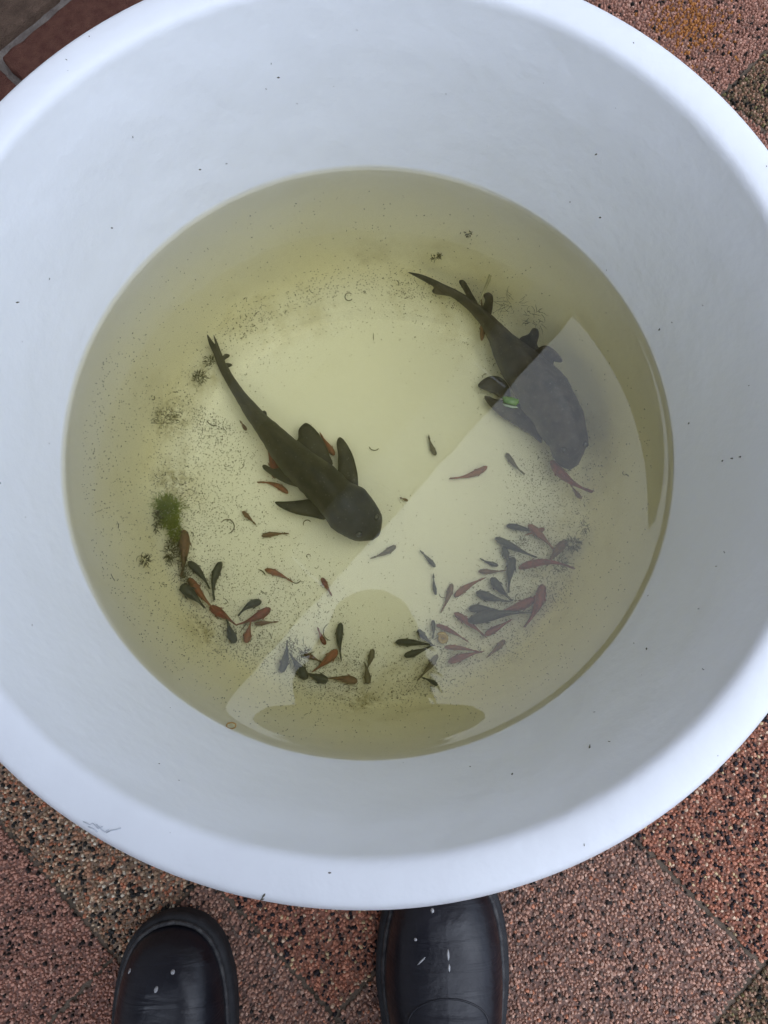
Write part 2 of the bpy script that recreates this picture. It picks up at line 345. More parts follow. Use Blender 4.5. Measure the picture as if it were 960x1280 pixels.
for (px_, py_, z_, rad_) in ((205, 522, .055, .032), (250, 470, .045, .024), (215, 600, .05, .030), (640, 370, .05, .030), (690, 420, .06, .028), (250, 800, .06, .035), (450, 880, .06, .03)):   # settled silt
    q_ = place(px_, py_, z_)-TUB
    ds = n.new('ShaderNodeVectorMath'); ds.operation = 'DISTANCE'; ds.inputs[1].default_value = tuple(q_); l.new(t.outputs['Object'], ds.inputs[0])
    dm = n.new('ShaderNodeMapRange'); dm.interpolation_type = 'SMOOTHSTEP'; dm.inputs['From Min'].default_value = rad_*.15; dm.inputs['From Max'].default_value = rad_; dm.inputs['To Min'].default_value = .75; dm.inputs['To Max'].default_value = 0; l.new(ds.outputs['Value'], dm.inputs['Value'])
    nn_ = n.new('ShaderNodeTexNoise'); nn_.inputs['Scale'].default_value = 110; nn_.inputs['Detail'].default_value = 6; nn_.inputs['Roughness'].default_value = .7; l.new(t.outputs['Object'], nn_.inputs['Vector'])
    nm_ = n.new('ShaderNodeMapRange'); nm_.inputs['From Min'].default_value = .42; nm_.inputs['From Max'].default_value = .62; l.new(nn_.outputs['Fac'], nm_.inputs['Value'])
    mu_ = n.new('ShaderNodeMath'); mu_.operation = 'MULTIPLY'; l.new(dm.outputs[0], mu_.inputs[0]); l.new(nm_.outputs[0], mu_.inputs[1])
    mi_ = n.new('ShaderNodeMixRGB'); mi_.inputs['Color2'].default_value = (.30, .26, .085, 1); l.new(mu_.outputs[0], mi_.inputs['Fac']); l.new(last, mi_.inputs['Color1']); last = mi_.outputs[0]
l.new(last, p.inputs['Base Color'])
V, Fc = lathe(densify(PROF_IN)+densify(PROF_OUT, 2), 256, squash=tub_shape)
tub = mesh_obj('tub', V, Fc, m_tub, loc=TUB)
tag(tub, 'large round white plastic tub half filled with greenish water', 'tub')
m_scuff = mat('grey_scuff', (.60, .63, .68), .8, .2)
def rimpt(px, py, lift=.0004):
    z = .33
    for _ in range(8):
        q = place(px, py, z); r = math.hypot(q.x-TUB.x, q.y-TUB.y); r = min(r, .2915)
        z = tub_z(r)
    return place(px, py, z+lift)
V, Fc = [], []
for pts in ([(104, 1027), (112, 1031), (116, 1029), (123, 1036), (128, 1033)], [(120, 1030), (126, 1036), (131, 1040), (136, 1037)], [(133, 1041), (139, 1038), (146, 1037), (151, 1035)], [(110, 1033), (117, 1036), (122, 1040)]):
    tube_vf([rimpt(*q)-TUB for q in pts], .00028, 4, V, Fc)
mesh_obj('scuff_mark', V, Fc, m_scuff, tub)

# ------------------------------------------------------------------ the water
mw = bpy.data.materials.new('pond_water'); mw.use_nodes = True; n = mw.node_tree.nodes; l = mw.node_tree.links; n.clear()
out = n.new('ShaderNodeOutputMaterial'); tr = n.new('ShaderNodeBsdfTransparent'); gl = n.new('ShaderNodeBsdfGlossy'); gl.inputs['Roughness'].default_value = 0.0
fr = n.new('ShaderNodeFresnel'); fr.inputs['IOR'].default_value = 1.365; mi = n.new('ShaderNodeMixShader')
gl.inputs['Color'].default_value = (1, 1, 1, 1)
l.new(fr.outputs[0], mi.inputs[0]); l.new(tr.outputs[0], mi.inputs[1]); l.new(gl.outputs[0], mi.inputs[2]); l.new(mi.outputs[0], out.inputs['Surface'])
tcw = n.new('ShaderNodeTexCoord'); nz = n.new('ShaderNodeTexNoise'); nz.inputs['Scale'].default_value = 14; nz.inputs['Detail'].default_value = 2
bp = n.new('ShaderNodeBump'); bp.inputs['Strength'].default_value = 1; bp.inputs['Distance'].default_value = .00011
l.new(tcw.outputs['Object'], nz.inputs['Vector']); l.new(nz.outputs['Fac'], bp.inputs['Height']); l.new(bp.outputs[0], gl.inputs['Normal'])
va = n.new('ShaderNodeVolumeAbsorption'); va.inputs['Color'].default_value = (1.0, .90, .12, 1); va.inputs['Density'].default_value = 2.5
vs_ = n.new('ShaderNodeVolumeScatter'); vs_.inputs['Color'].default_value = (1.0, .985, .72, 1); vs_.inputs['Density'].default_value = .62; vs_.inputs['Anisotropy'].default_value = .4
ad = n.new('ShaderNodeAddShader'); l.new(va.outputs[0], ad.inputs[0]); l.new(vs_.outputs[0], ad.inputs[1]); l.new(ad.outputs[0], out.inputs['Volume'])
RW = .2340
top = []
for i in range(12): top.append((max(.0001, RW*i/12*.98), WZ))
for dd in (.016, .012, .009, .007, .0055, .004, .003, .002, .001, .0003, -.0012):
    top.append((RW-dd+.0004, WZ+.0021*math.exp(-max(dd, 0)/.0026)))
side = [(tub_r(z)+.0016, z) for z in (.17, .14, .11, .09, .075, .062, .05, .04, .035)]+[(.15, .0300), (.1, .0297), (.0001, .0297)]
V, Fc = lathe(top+side, 192, squash=tub_shape)
water = mesh_obj('water', V, [f[::-1] for f in Fc], mw, loc=TUB)
water.data.update(); tag(water, kind='structure')
bmw = bmesh.new(); bmw.from_mesh(water.data); bmesh.ops.remove_doubles(bmw, verts=bmw.verts[:], dist=1e-7); bmesh.ops.remove_doubles(bmw, verts=[v for v in bmw.verts if math.hypot(v.co.x, v.co.y) < .0002], dist=.001)
bmesh.ops.recalc_face_normals(bmw, faces=bmw.faces[:]); bmw.to_mesh(water.data); bmw.free()

# ------------------------------------------------------------------ fish
def under(px, py, clear=.006, zmin=.0):
    """lowest point inside the tub seen at (px,py) that keeps `clear` from its wall"""
    z = max(.031+clear, zmin)
    while z < WZ-.01:
        q = place(px, py, z); r = math.hypot(q.x-TUB.x, q.y-TUB.y)
        if tub_z(min(r+clear*.6, .26))+clear*.8 <= z: return q
        z += .003
    return q
FM = {
 'orange': mat('orange_fish_skin', (.27, .085, .045), .5, .4, (.17, .07, .042), 260, .3, 900),
 'red':    mat('red_fish_skin', (.22, .045, .035), .5, .4, (.12, .035, .03), 260, .3, 900),
 'brown':  mat('brown_fish_skin', (.17, .085, .05), .55, .4, (.10, .06, .038), 260, .3, 900),
 'grey':   mat('grey_fish_skin', (.13, .11, .075), .5, .4, (.08, .075, .055), 260, .3, 900),
 'dark':   mat('dark_fish_skin', (.008, .013, .017), .5, .5, (.022, .031, .034), 300, .3, 900),
}
m_eye = mat('fish_eye', (.01, .01, .01), .1, .6)
def small_fish(h, t, wpx, colr, label, bend=0.0, lift=0.0, eyes=True):
    zc = under((h[0]+t[0])/2, (h[1]+t[1])/2, max(.004, wpx/960*.7*.6)).z+lift
    a = under(*h, .004, zmin=zc); b = under(*t, .004, zmin=zc)
    a.z = max(a.z, zc); b.z = max(b.z, zc-.002)
    a = place(h[0], h[1], a.z); b = place(t[0], t[1], b.z)
    ax = (b-a); L = ax.length; perp = Vector((-ax.y, ax.x, 0)).normalized()
    mid = (a+b)/2; hw = wpx/960*(CAM_H-mid.z)/2*.92
    def P(s): return a*(1-s)**2+(mid+perp*bend*L*2)*2*s*(1-s)+b*s*s
    def N(s):
        d = (P(min(s+.02, 1))-P(max(s-.02, 0))); return Vector((-d.y, d.x, 0)).normalized()
    prof = [(0, .05), (.015, .34), (.045, .58), (.09, .78), (.16, .94), (.26, 1), (.38, .93), (.5, .74), (.6, .54), (.7, .37), (.78, .26), (.84, .2)]
    n_ = 12; V, Fc = [], []
    for (s, w) in prof:
        c = P(s)-mid; nn = N(s); rw = hw*w; rh = hw*(1.15*w**.8+.12)
        for k in range(n_):
            q = 2*math.pi*k/n_; V.append(c+nn*rw*math.cos(q)+ZA*rh*math.sin(q))
    for i in range(len(prof)-1):
        for k in range(n_): k2 = (k+1) % n_; Fc.append((i*n_+k, (i+1)*n_+k, (i+1)*n_+k2, i*n_+k2))
    Fc += [tuple(range(n_)), tuple((len(prof)-1)*n_+k for k in range(n_))[::-1]]
    root = bpy.data.objects.new('small_fish', None); COL.objects.link(root); root.location = mid
    tag(root, label, 'fish', 'small fish in the tub')
    mesh_obj('body', V, Fc, FM[colr], root)
    # upright tail fan, a leaf-thin wedge
    c0, c1 = P(.80)-mid, P(1)-mid; nn = N(.9); th = max(.0004, hw*.10); V = []
    mids = P(.9)-mid
    for (c, hh, tt) in ((c0, .35, 1.6), (mids, .85, 1.2), (c1, 1.15, .5)):
        for sg in (-1, 1):
            for up in (-1, 0, 1): V.append(c+nn*th*tt*sg*(1.6 if up == 0 else .7)+ZA*hw*hh*up)
    F3 = []
    for i in range(2):
        b0 = i*6
        F3 += [(b0, b0+1, b0+7, b0+6), (b0+1, b0+2, b0+8, b0+7), (b0+3, b0+9, b0+10, b0+4), (b0+4, b0+10, b0+11, b0+5), (b0+2, b0+5, b0+11, b0+8), (b0, b0+6, b0+9, b0+3)]
    F3 += [(0, 3, 4, 1), (1, 4, 5, 2), (12, 13, 16, 15), (13, 14, 17, 16)]
    mesh_obj('tail_fin', V, F3, FM[colr], root)
    d = N(.4); V = []
    c0, c1 = P(.34)-mid, P(.56)-mid
    V = [c0+ZA*hw*.9+d*th, c0+ZA*hw*.9-d*th, c1+ZA*hw*.7+d*th, c1+ZA*hw*.7-d*th, c1+ZA*hw*1.55+d*th*.4, c1+ZA*hw*1.55-d*th*.4]
    mesh_obj('dorsal_fin', V, [(0, 2, 4), (1, 5, 3), (0, 4, 5, 1), (2, 3, 5, 4), (0, 1, 3, 2)], FM[colr], root)
    if L > .018:
        for sg in (-1, 1):
            c = P(.24)-mid; nn = N(.24); fw = (P(.34)-P(.24)).normalized()
            V = [c+nn*sg*hw*.85, c+nn*sg*hw*.85+fw*hw*.5, c+nn*sg*hw*1.25+fw*hw*1.2-ZA*hw*.2, c+nn*sg*hw*1.2+fw*hw*.5-ZA*hw*.1]
            V += [v-ZA*hw*.12 for v in V]
            mesh_obj('pectoral_fin', V, [(0, 1, 2, 3), (7, 6, 5, 4), (0, 4, 5, 1), (1, 5, 6, 2), (2, 6, 7, 3), (3, 7, 4, 0)], FM[colr], root)
        for sg in (-1, 1):
            c = P(.075)-mid; nn = N(.075); bm = bmesh.new()
            bmesh.ops.create_icosphere(bm, subdivisions=1, radius=hw*.2, matrix=Matrix.Translation(c+nn*sg*hw*.62+ZA*hw*.35))
            bm_obj('eye', bm, m_eye, root)
    return root
FISH = [
 ((545,569),(536,544),7,'grey','tiny olive fish alone above the middle, head pointing down',.06),
 ((609,583),(562,598),9,'orange','slender orange fish swimming right below the large dark fish',.08),
 ((633,566),(656,593),7,'grey','pale grey-olive fish heading up left, right of the slender orange one',-.06),
 ((689,575),(741,615),13,'red','dark red fish at the nose of the right-hand large fish',-.10),
 ((727,624),(713,605),6,'brown','small brown fish just under the dark red fish at the nose',.03),
 ((602,426),(601,372),8,'brown','reddish brown fish hanging upright beside the right-hand tail stem',-.04),
 ((510,626),(500,622),4,'brown','speck-sized brown fish in the empty middle of the tub',0),
 ((343,598),(324,545),14,'red','red fish half hidden under the left-hand large fish',-.12),
 ((360,617),(322,603),8,'orange','orange fish with raised thin tail left of the large fish fin',-.12),
 ((303,639),(320,656),6,'brown','small brown fish slanting down right above the level one',0),
 ((327,670),(361,667),7,'brown','short brown fish lying level below the left fin tip',.03),
 ((418,569),(400,541),9,'orange','orange brown fish tucked between two right fins of the left-hand large fish',.02),
 ((308,538),(300,526),5,'brown','tiny brown fish left of the thin body stem',0),
 ((495,682),(463,698),8,'grey','greyish fish in front of the nose of the left-hand large fish',.05),
 ((633,657),(674,667),9,'dark','dark fish highest in the right-hand shoal, tail crossing an orange fish',.03),
 ((619,672),(671,697),11,'dark','dark fish with long tail, second from the top of the right shoal',-.02),
 ((660,656),(693,688),11,'orange','orange fish slanting down right at the top of the right shoal',.03),
 ((681,661),(656,669),7,'orange','short orange fish crossed over by the slanting orange one',0),
 ((629,683),(637,713),9,'dark','short dark fish upright beside the taller upright dark one',.04),
 ((642,696),(636,741),12,'dark','tall dark fish upright in the middle of the right shoal',-.04),
 ((623,707),(600,698),6,'dark','small dark fish swimming right above the pale brown one',.04),
 ((598,714),(632,713),7,'brown','pale brown fish lying level under the small dark one',-.03),
 ((648,711),(718,711),11,'red','long red fish curving right at the outer side of the right shoal',.12),
 ((708,676),(683,708),12,'brown','brown fish wrapped in dark weed at the right of the shoal',-.03),
 ((614,722),(640,751),12,'dark','dark fish fanning up left, topmost of the fanned trio',-.03),
 ((595,740),(638,752),12,'dark','dark fish in the middle of the fanned trio',-.04),
 ((586,761),(622,762),11,'dark','dark fish lowest of the fanned trio, above the biggest dark one',.03),
 ((585,777),(663,766),16,'dark','biggest dark fish of the shoal with a long straight tail',.05),
 ((678,730),(655,784),14,'red','stout red fish standing upright at the right of the shoal',.08),
 ((669,748),(612,768),13,'red','red fish lying between the biggest dark fish and the stout red one',.05),
 ((568,766),(608,797),10,'red','red fish slanting down right from under the biggest dark fish',.02),
 ((606,794),(640,774),9,'red','red fish below the biggest dark fish, pointing down left',0),
 ((565,729),(551,766),8,'brown','brown orange fish pointing up, left of the fanned dark trio',.04),
 ((568,746),(607,722),9,'orange','orange fish pointing down left, above the fanned dark trio',.05),
 ((544,709),(525,688),6,'dark','small dark fish pointing down right, alone left of the shoal',-.02),
 ((545,744),(542,717),5,'dark','thin dark fish pointing down beneath the lone small dark one',.04),
 ((494,803),(544,807),10,'dark','dark fish in the middle of the star of three beside the snail',.03),
 ((522,787),(541,806),8,'dark','dark fish uppermost in the star of three beside the snail',-.02),
 ((505,820),(540,807),9,'dark','dark fish lowest in the star of three beside the snail',-.03),
 ((541,775),(541,799),6,'dark','dark purplish fish upright just above the snail',.04),
 ((545,781),(586,803),7,'red','pink red fish sloping down right from above the snail',.04),
 ((555,809),(602,816),7,'orange','pale pink fish lying level right of the snail',.04),
 ((560,828),(605,814),10,'red','red pink fish low in the tub, pointing down left',.03),
 ((547,818),(522,850),8,'grey','olive brown fish slanting under the snail, head up',.03),
 ((547,857),(527,847),6,'dark','small dark fish at the low edge below the snail',-.06),
 ((631,800),(608,822),8,'brown','brown fish at the lower right end of the shoal',.02),
 ((235,702),(262,736),11,'dark','dark fish with bent tail right of the orange one under the weed',.06),
 ((277,702),(268,750),11,'dark','dark upright fish highest right of the left-hand group',-.10),
 ((230,662),(227,722),15,'brown','orange brown fish hanging straight below the green weed clump',.03),
 ((226,732),(256,760),15,'dark','stout dark fish at the left end of the left-hand group',.03),
 ((236,722),(268,762),11,'orange','orange brown fish beside the stout dark one on the left',-.03),
 ((262,758),(296,782),12,'red','red fish linking the dark fish of the left-hand group',.02),
 ((294,804),(284,774),12,'dark','dark fish pointing down at the bottom of the left-hand group',.04),
 ((327,752),(298,770),11,'dark','curved dark fish lying above the bright red one',-.12),
 ((338,760),(296,781),12,'red','bright red fish below the curved dark one',.05),
 ((308,804),(314,776),10,'orange','orange brown fish pointing down under the bright red one',.02),
 ((318,780),(348,777),6,'brown','thin pale brown fish stretching right below the bright red one',0),
 ((331,712),(366,728),8,'orange','orange brown fish with a turned tail in the left open water',.05),
 ((402,722),(415,745),7,'red','small red fish above the reflection of the head',0),
 ((407,806),(397,784),7,'red','slim reddish fish left of the upright dark one at the lower middle',.03),
 ((426,778),(427,826),10,'dark','dark fish upright at the lower middle of the tub',-.05),
 ((422,812),(390,840),12,'orange','orange brown fish slanting up to the upright dark one',.03),
 ((380,817),(403,828),7,'brown','thin brown fish crossing left of the slanting orange one',0),
 ((447,852),(409,848),11,'brown','orange brown fish at the low middle, pointing right',-.04),
 ((410,851),(380,840),12,'dark','dark fish left of the low orange brown one, pointing right',.02),
 ((384,849),(362,816),13,'dark','dark fish pointing down in the low blue-lit patch',.02),
 ((351,841),(359,800),11,'dark','dark fish at the left edge of the low blue-lit patch',-.05),
 ((466,811),(457,840),8,'grey','olive fish upright between the snail star and the lower middle group',.04),
 ((460,855),(456,828),9,'grey','dark olive fish pointing down under the upright olive one',-.03),
]
for f in FISH: small_fish(f[0], f[1], f[2], f[3], f[4], f[5])

# ------------------------------------------------------------------ the two large armoured catfish
def pleco_mat(name, c1, c2, c3):
    m = bpy.data.materials.new(name); m.use_nodes = True; n = m.node_tree.nodes; l = m.node_tree.links; p = n['Principled BSDF']
    t = n.new('ShaderNodeTexCoord'); a = n.new('ShaderNodeTexNoise'); a.inputs['Scale'].default_value = 95; a.inputs['Detail'].default_value = 5
    v = n.new('ShaderNodeTexVoronoi'); v.inputs['Scale'].default_value = 260
    l.new(t.outputs['Object'], a.inputs['Vector']); l.new(t.outputs['Object'], v.inputs['Vector'])
    r = n.new('ShaderNodeValToRGB'); r.color_ramp.elements[0].position = .36; r.color_ramp.elements[0].color = (*c1, 1); r.color_ramp.elements[1].position = .66; r.color_ramp.elements[1].color = (*c2, 1)
    l.new(a.outputs['Fac'], r.inputs['Fac'])
    q = n.new('ShaderNodeMath'); q.operation = 'LESS_THAN'; q.inputs[1].default_value = .20; l.new(v.outputs['Distance'], q.inputs[0])
    w = n.new('ShaderNodeTexWhiteNoise'); l.new(v.outputs['Position'], w.inputs['Vector'])
    q2 = n.new('ShaderNodeMath'); q2.operation = 'GREATER_THAN'; q2.inputs[1].default_value = .55; l.new(w.outputs['Value'], q2.inputs[0])
    q3 = n.new('ShaderNodeMath'); q3.operation = 'MULTIPLY'; l.new(q.outputs[0], q3.inputs[0]); l.new(q2.outputs[0], q3.inputs[1])
    x = n.new('ShaderNodeMixRGB'); x.inputs['Color2'].default_value = (*c3, 1); l.new(q3.outputs[0], x.inputs['Fac']); l.new(r.outputs['Color'], x.inputs['Color1'])
    l.new(x.outputs[0], p.inputs['Base Color']); p.inputs['Roughness'].default_value = .6
    b = n.new('ShaderNodeBump'); b.inputs['Strength'].default_value = .5; b.inputs['Distance'].default_value = .0012; l.new(a.outputs['Fac'], b.inputs['Height']); l.new(b.outputs[0], p.inputs['Normal'])
    return m
m_pl1 = pleco_mat('olive_black_armour', (.002, .003, .004), (.026, .025, .019), (.065, .065, .052))
m_pl2 = pleco_mat('grey_brown_armour', (.006, .006, .008), (.050, .040, .037), (.085, .075, .07))
def catfish(label, cx, spine, fins, m, zb=.047):
    """spine: (px, py, width px, body height in m); fins: name, outline px, thickness, z offset"""
    o0 = place(spine[len(spine)//2][0], spine[len(spine)//2][1], .035)
    root = bpy.data.objects.new('armoured_catfish', None); COL.objects.link(root); root.location = o0
    tag(root, label, 'fish', 'large armoured catfish in the tub')
    pts = []
    spine = [(a, b, w*(1+.035*(-1)**i if i > 8 else 1), h) for i, (a, b, w, h) in enumerate(spine)]
    for (a, b, w, h) in spine:
        z = max(zb+h*.1, under(a, b, .004).z+w/CAM_F*.35); pts.append((place(a, b, z), w/CAM_F*(CAM_H-z)/2, h))
    lift = {}
    # resample
    def cr(p0, p1, p2, p3, t): return .5*((2*p1)+(p2-p0)*t+(2*p0-5*p1+4*p2-p3)*t*t+(3*p1-p0-3*p2+p3)*t**3)
    S_ = []
    for i in range(len(pts)-1):
        g = [pts[max(i-1, 0)], pts[i], pts[i+1], pts[min(i+2, len(pts)-1)]]
        for j in range(4):
            t = j/4; S_.append((cr(*[q[0] for q in g], t), cr(*[q[1] for q in g], t), cr(*[q[2] for q in g], t)))
    S_.append(pts[-1]); n_ = 24; V, Fc = [], []
    for i, (c, hw, h) in enumerate(S_):
        d = S_[min(i+1, len(S_)-1)][0]-S_[max(i-1, 0)][0]; nn = Vector((-d.y, d.x, 0)).normalized(); hw = max(hw, .0004)
        f = i/len(S_)
        for k in range(n_):
            q = 2*math.pi*k/n_; cs, sn = math.cos(q), math.sin(q)
            x = abs(cs)**.85*(1 if cs > 0 else -1)*hw
            z = sn*h*.62 if sn > 0 else sn*h*.28
            if sn > 0: z += h*.13*math.exp(-(cs/.16)**2)          # dorsal ridge
            arc = i*.5
            keel = math.exp(-((math.degrees(q)%180-90)/1.0-0)**2) if 0 else math.exp(-((abs(cs)-.80)/.09)**2)*(sn > 0)
            pl = abs(((arc+.15*math.sin(q*3)) % 1)-.5)*2                # overlapping bony plates behind the head
            amp = (.035 if f < .70 else .012)
            x *= 1+keel*.05+amp*(pl-.5); z *= 1+keel*.10+amp*1.3*(pl-.5)
            if f > .70: z += h*.05*mnoise.noise(Vector((cs*3, sn*3, i*.35)))
            V.append(c+nn*x+ZA*z-o0+Vector(mnoise.noise_vector((c+nn*x)*90))*.0006)
    for i in range(len(S_)-1):
        for k in range(n_): k2 = (k+1) % n_; Fc.append((i*n_+k, i*n_+k2, (i+1)*n_+k2, (i+1)*n_+k))
    Fc += [tuple(range(n_))[::-1], tuple((len(S_)-1)*n_+k for k in range(n_))]
    b = mesh_obj('body', V, Fc, m, root)
    for (nm, ol, th, dz) in fins:
        # outline closed; finely rayed leaf: rim thin, centre thick
        P = [place(a, b_, max(zb+dz, under(a, b_, .003).z+.003+max(dz, 0)))-o0 for (a, b_) in ol]
        c = sum(P, Vector())/len(P); V = []; N_ = len(P)
        # densify outline
        Q = []
        for i in range(N_):
            g = [P[(i-1) % N_], P[i], P[(i+1) % N_], P[(i+2) % N_]]
            for j in range(4): Q.append(cr(*g, j/4))
        NQ = len(Q)
        for sg in (1, -1):
            for fct, tt in ((1, .15), (.7, .7), (.35, 1)):
                for k_, q in enumerate(Q):
                    V.append(c+(q-c)*fct+ZA*sg*th*tt*(1+.5*math.sin(k_*2.1)*(fct-.2)))
            V.append(c+ZA*sg*th)
        F2 = []; blk = 3*NQ+1
        for s_, off in ((0, 0), (1, blk)):
            for ring in range(2):
                for k in range(NQ):
                    k2 = (k+1) % NQ; q = (off+ring*NQ+k, off+ring*NQ+k2, off+(ring+1)*NQ+k2, off+(ring+1)*NQ+k); F2.append(q if s_ else q[::-1])
            for k in range(NQ):
                k2 = (k+1) % NQ; q = (off+2*NQ+k, off+2*NQ+k2, off+3*NQ); F2.append(q if s_ else q[::-1])
        for k in range(NQ): k2 = (k+1) % NQ; F2.append((k, k2, blk+k2, blk+k))
        mesh_obj(nm, V, F2, m, root)
    # eyes near the front, high on the head
    i = int(len(S_)*.87); c, hw, h = S_[i]; d = S_[i+1][0]-S_[i-1][0]; nn = Vector((-d.y, d.x, 0)).normalized()
    for sg in (-1, 1):
        bm = bmesh.new(); bmesh.ops.create_icosphere(bm, subdivisions=2, radius=.0032, matrix=Matrix.Translation(c+nn*sg*hw*.62+ZA*h*.50-o0)); bm_obj('eye', bm, m_eye, root)
    return root
def c1(x, y): return (220+x/3.2, 380+y/3.2)
def c2(x, y): return (490+x/3.2, 310+y/3.2)
sp1 = [(*c1(150,165),3,.006),(*c1(168,215),8,.009),(*c1(190,255),12,.012),(*c1(212,297),12,.013),(*c1(245,348),14,.016),(*c1(290,412),19,.020),(*c1(345,480),25,.026),(*c1(400,545),33,.033),(*c1(455,605),41,.040),(*c1(515,662),47,.046),
       (*c1(580,715),50,.050),(*c1(640,775),55,.050),(*c1(690,820),62,.046),(*c1(735,862),59,.039),(*c1(768,896),46,.030),(*c1(788,920),30,.021),(*c1(800,936),10,.010)]
fins1 = [
 ('tail_fin', [c1(125,122),c1(132,160),c1(150,200),c1(166,240),c1(205,275),c1(198,235),c1(180,190),c1(160,140),c1(150,125),c1(156,160)], .0012, .004),
 ('anal_fin', [c1(185,215),c1(196,200),c1(214,203),c1(212,212),c1(196,222),c1(190,232)], .0012, .0),
 ('anal_fin', [c1(190,240),c1(205,236),c1(222,240),c1(222,248),c1(206,255),c1(196,258)], .0012, .0),
 ('adipose_fin', [c1(330,452),c1(338,436),c1(352,426),c1(362,434),c1(362,452),c1(350,470)], .0014, .010),
 ('pelvic_fin', [c1(470,575),c1(488,540),c1(490,505),c1(505,484),c1(522,476),c1(545,490),c1(572,520),c1(598,562),c1(615,605),c1(625,645),c1(560,650)], .0018, -.002),
 ('pelvic_fin', [c1(520,735),c1(470,728),c1(420,708),c1(375,680),c1(350,660),c1(346,646),c1(360,644),c1(392,660),c1(440,650),c1(500,680)], .0018, -.002),
 ('pectoral_fin', [c1(655,700),c1(648,640),c1(648,600),c1(642,560),c1(648,538),c1(660,534),c1(680,555),c1(705,600),c1(720,650),c1(728,700),c1(720,740)], .0022, -.001),
 ('pectoral_fin', [c1(600,860),c1(545,852),c1(480,840),c1(425,818),c1(398,798),c1(402,790),c1(440,790),c1(500,785),c1(550,780),c1(600,800)], .0022, -.001),
 ('dorsal_fin', [c1(520,640),c1(545,655),c1(600,705),c1(640,745),c1(630,755),c1(585,720),c1(530,672),c1(508,655)], .0012, .030),
]
catfish('large dark olive armoured catfish on the left, tail up and nose at the middle', 0, sp1, fins1, m_pl1)
sp2 = [(*c2(120,118),2,.004),(*c2(165,140),5,.006),(*c2(215,168),9,.009),(*c2(270,198),11,.011),(*c2(322,238),13,.014),(*c2(370,285),17,.018),(*c2(408,335),23,.024),(*c2(452,400),36,.033),(*c2(505,468),50,.042),(*c2(560,530),60,.048),
       (*c2(605,590),64,.052),(*c2(642,650),62,.052),(*c2(675,710),58,.048),(*c2(698,765),52,.042),(*c2(712,815),44,.034),(*c2(722,850),32,.024),(*c2(728,876),12,.012)]
fins2 = [
 ('tail_fin', [c2(64,97),c2(110,104),c2(160,122),c2(215,150),c2(262,182),c2(262,200),c2(225,192),c2(200,188),c2(172,184),c2(160,172),c2(170,160),c2(140,135),c2(100,112)], .0012, .003),
 ('anal_fin', [c2(268,135),c2(284,128),c2(300,146),c2(322,185),c2(345,225),c2(338,245),c2(315,222),c2(290,175)], .0016, .002),
 ('adipose_fin', [c2(362,245),c2(372,210),c2(366,188),c2(384,178),c2(402,190),c2(404,220),c2(398,262),c2(384,285)], .0016, .006),
 ('dorsal_fin', [c2(500,400),c2(512,360),c2(545,345),c2(562,322),c2(582,325),c2(588,350),c2(580,385),c2(590,410),c2(550,440)], .0018, .014),
 ('pelvic_fin', [c2(344,552),c2(362,528),c2(392,513),c2(425,514),c2(450,530),c2(470,560),c2(470,600),c2(435,600),c2(410,584),c2(375,570)], .0018, -.002),
 ('pectoral_fin', [c2(370,592),c2(388,594),c2(420,606),c2(470,610),c2(540,640),c2(590,720),c2(600,780),c2(560,752),c2(500,712),c2(440,676),c2(400,640),c2(376,612)], .0020, -.002),
 ('pectoral_fin', [c2(560,430),c2(600,392),c2(636,398),c2(668,428),c2(682,450),c2(672,458),c2(648,450),c2(640,520),c2(600,500)], .0018, .016),
]
catfish('large grey brown armoured catfish on the right, nose pointing down', 0, sp2, fins2, m_pl2)

# ------------------------------------------------------------------ weed, leaf, snail, debris
def filaments(name, specs, m, label=None, cat=None, kind=None, group=None, origin=None):
    """specs: (centre, rx, ry, n, length, radius)"""
    V, Fc = [], []; o0 = specs[0][0].copy()
    for (c, rx, ry, n_, L, rad, ang) in specs:
        for _ in range(n_):
            a = random.uniform(0, 6.28); q = random.random()**.6
            px, py = q*rx*math.cos(a), q*ry*math.sin(a); p = c+Vector((px*math.cos(ang)-py*math.sin(ang), px*math.sin(ang)+py*math.cos(ang), random.uniform(-.2, 1)*min(rx, ry)*.8))
            d = (p-c); d.z = abs(d.z)*.3; d = d.normalized() if d.length > 1e-5 else Vector((1, 0, 0))
            d = (d+Vector((random.gauss(0, .6), random.gauss(0, .6), random.gauss(0, .3)))).normalized()
            pts = [p-o0]; s = L*random.uniform(.4, 1.2)/4
            for j in range(4):
                d = (d+Vector((random.gauss(0, .35), random.gauss(0, .35), random.gauss(0, .2)))).normalized(); pts.append(pts[-1]+d*s)
            tube_vf(pts, [rad, rad, rad*.9, rad*.7, rad*.3], 3, V, Fc)
    o = mesh_obj(name, V, Fc, m, loc=o0); tag(o, label, cat, group, kind); return o
m_green = mat('green_weed', (.13, .20, .025), .6, .3, (.24, .29, .05), 160)
m_algae = mat('brown_algae', (.045, .045, .018), .7, .3, (.075, .07, .025), 120)
m_dbr = mat('dark_debris', (.028, .030, .014), .8, .2, (.06, .052, .025), 300)
c = under(211, 640, .012)
filaments('weed_clump', [(c, .0085, .014, 700, .0065, .00030, .25), (under(203, 630, .01), .006, .006, 60, .010, .00022, .1), (under(219, 662, .01), .0045, .010, 260, .006, .00028, .15), (under(224, 632, .01), .004, .005, 40, .012, .0002, 0)], m_green, 'fluffy bright green weed clump at the left of the tub floor', 'weed')
filaments('weed_tuft', [(under(197, 652, .008), .003, .009, 60, .005, .0004, 0)], m_algae, 'dark weed tuft pressed to the left side of the green clump', 'weed', group='dark weed tufts')
filaments('weed_tuft', [(under(214, 690, .007), .004, .013, 130, .006, .00028, 0)], m_algae, 'thin weed strand hanging left of the orange fish under the green clump', 'weed', group='dark weed tufts')
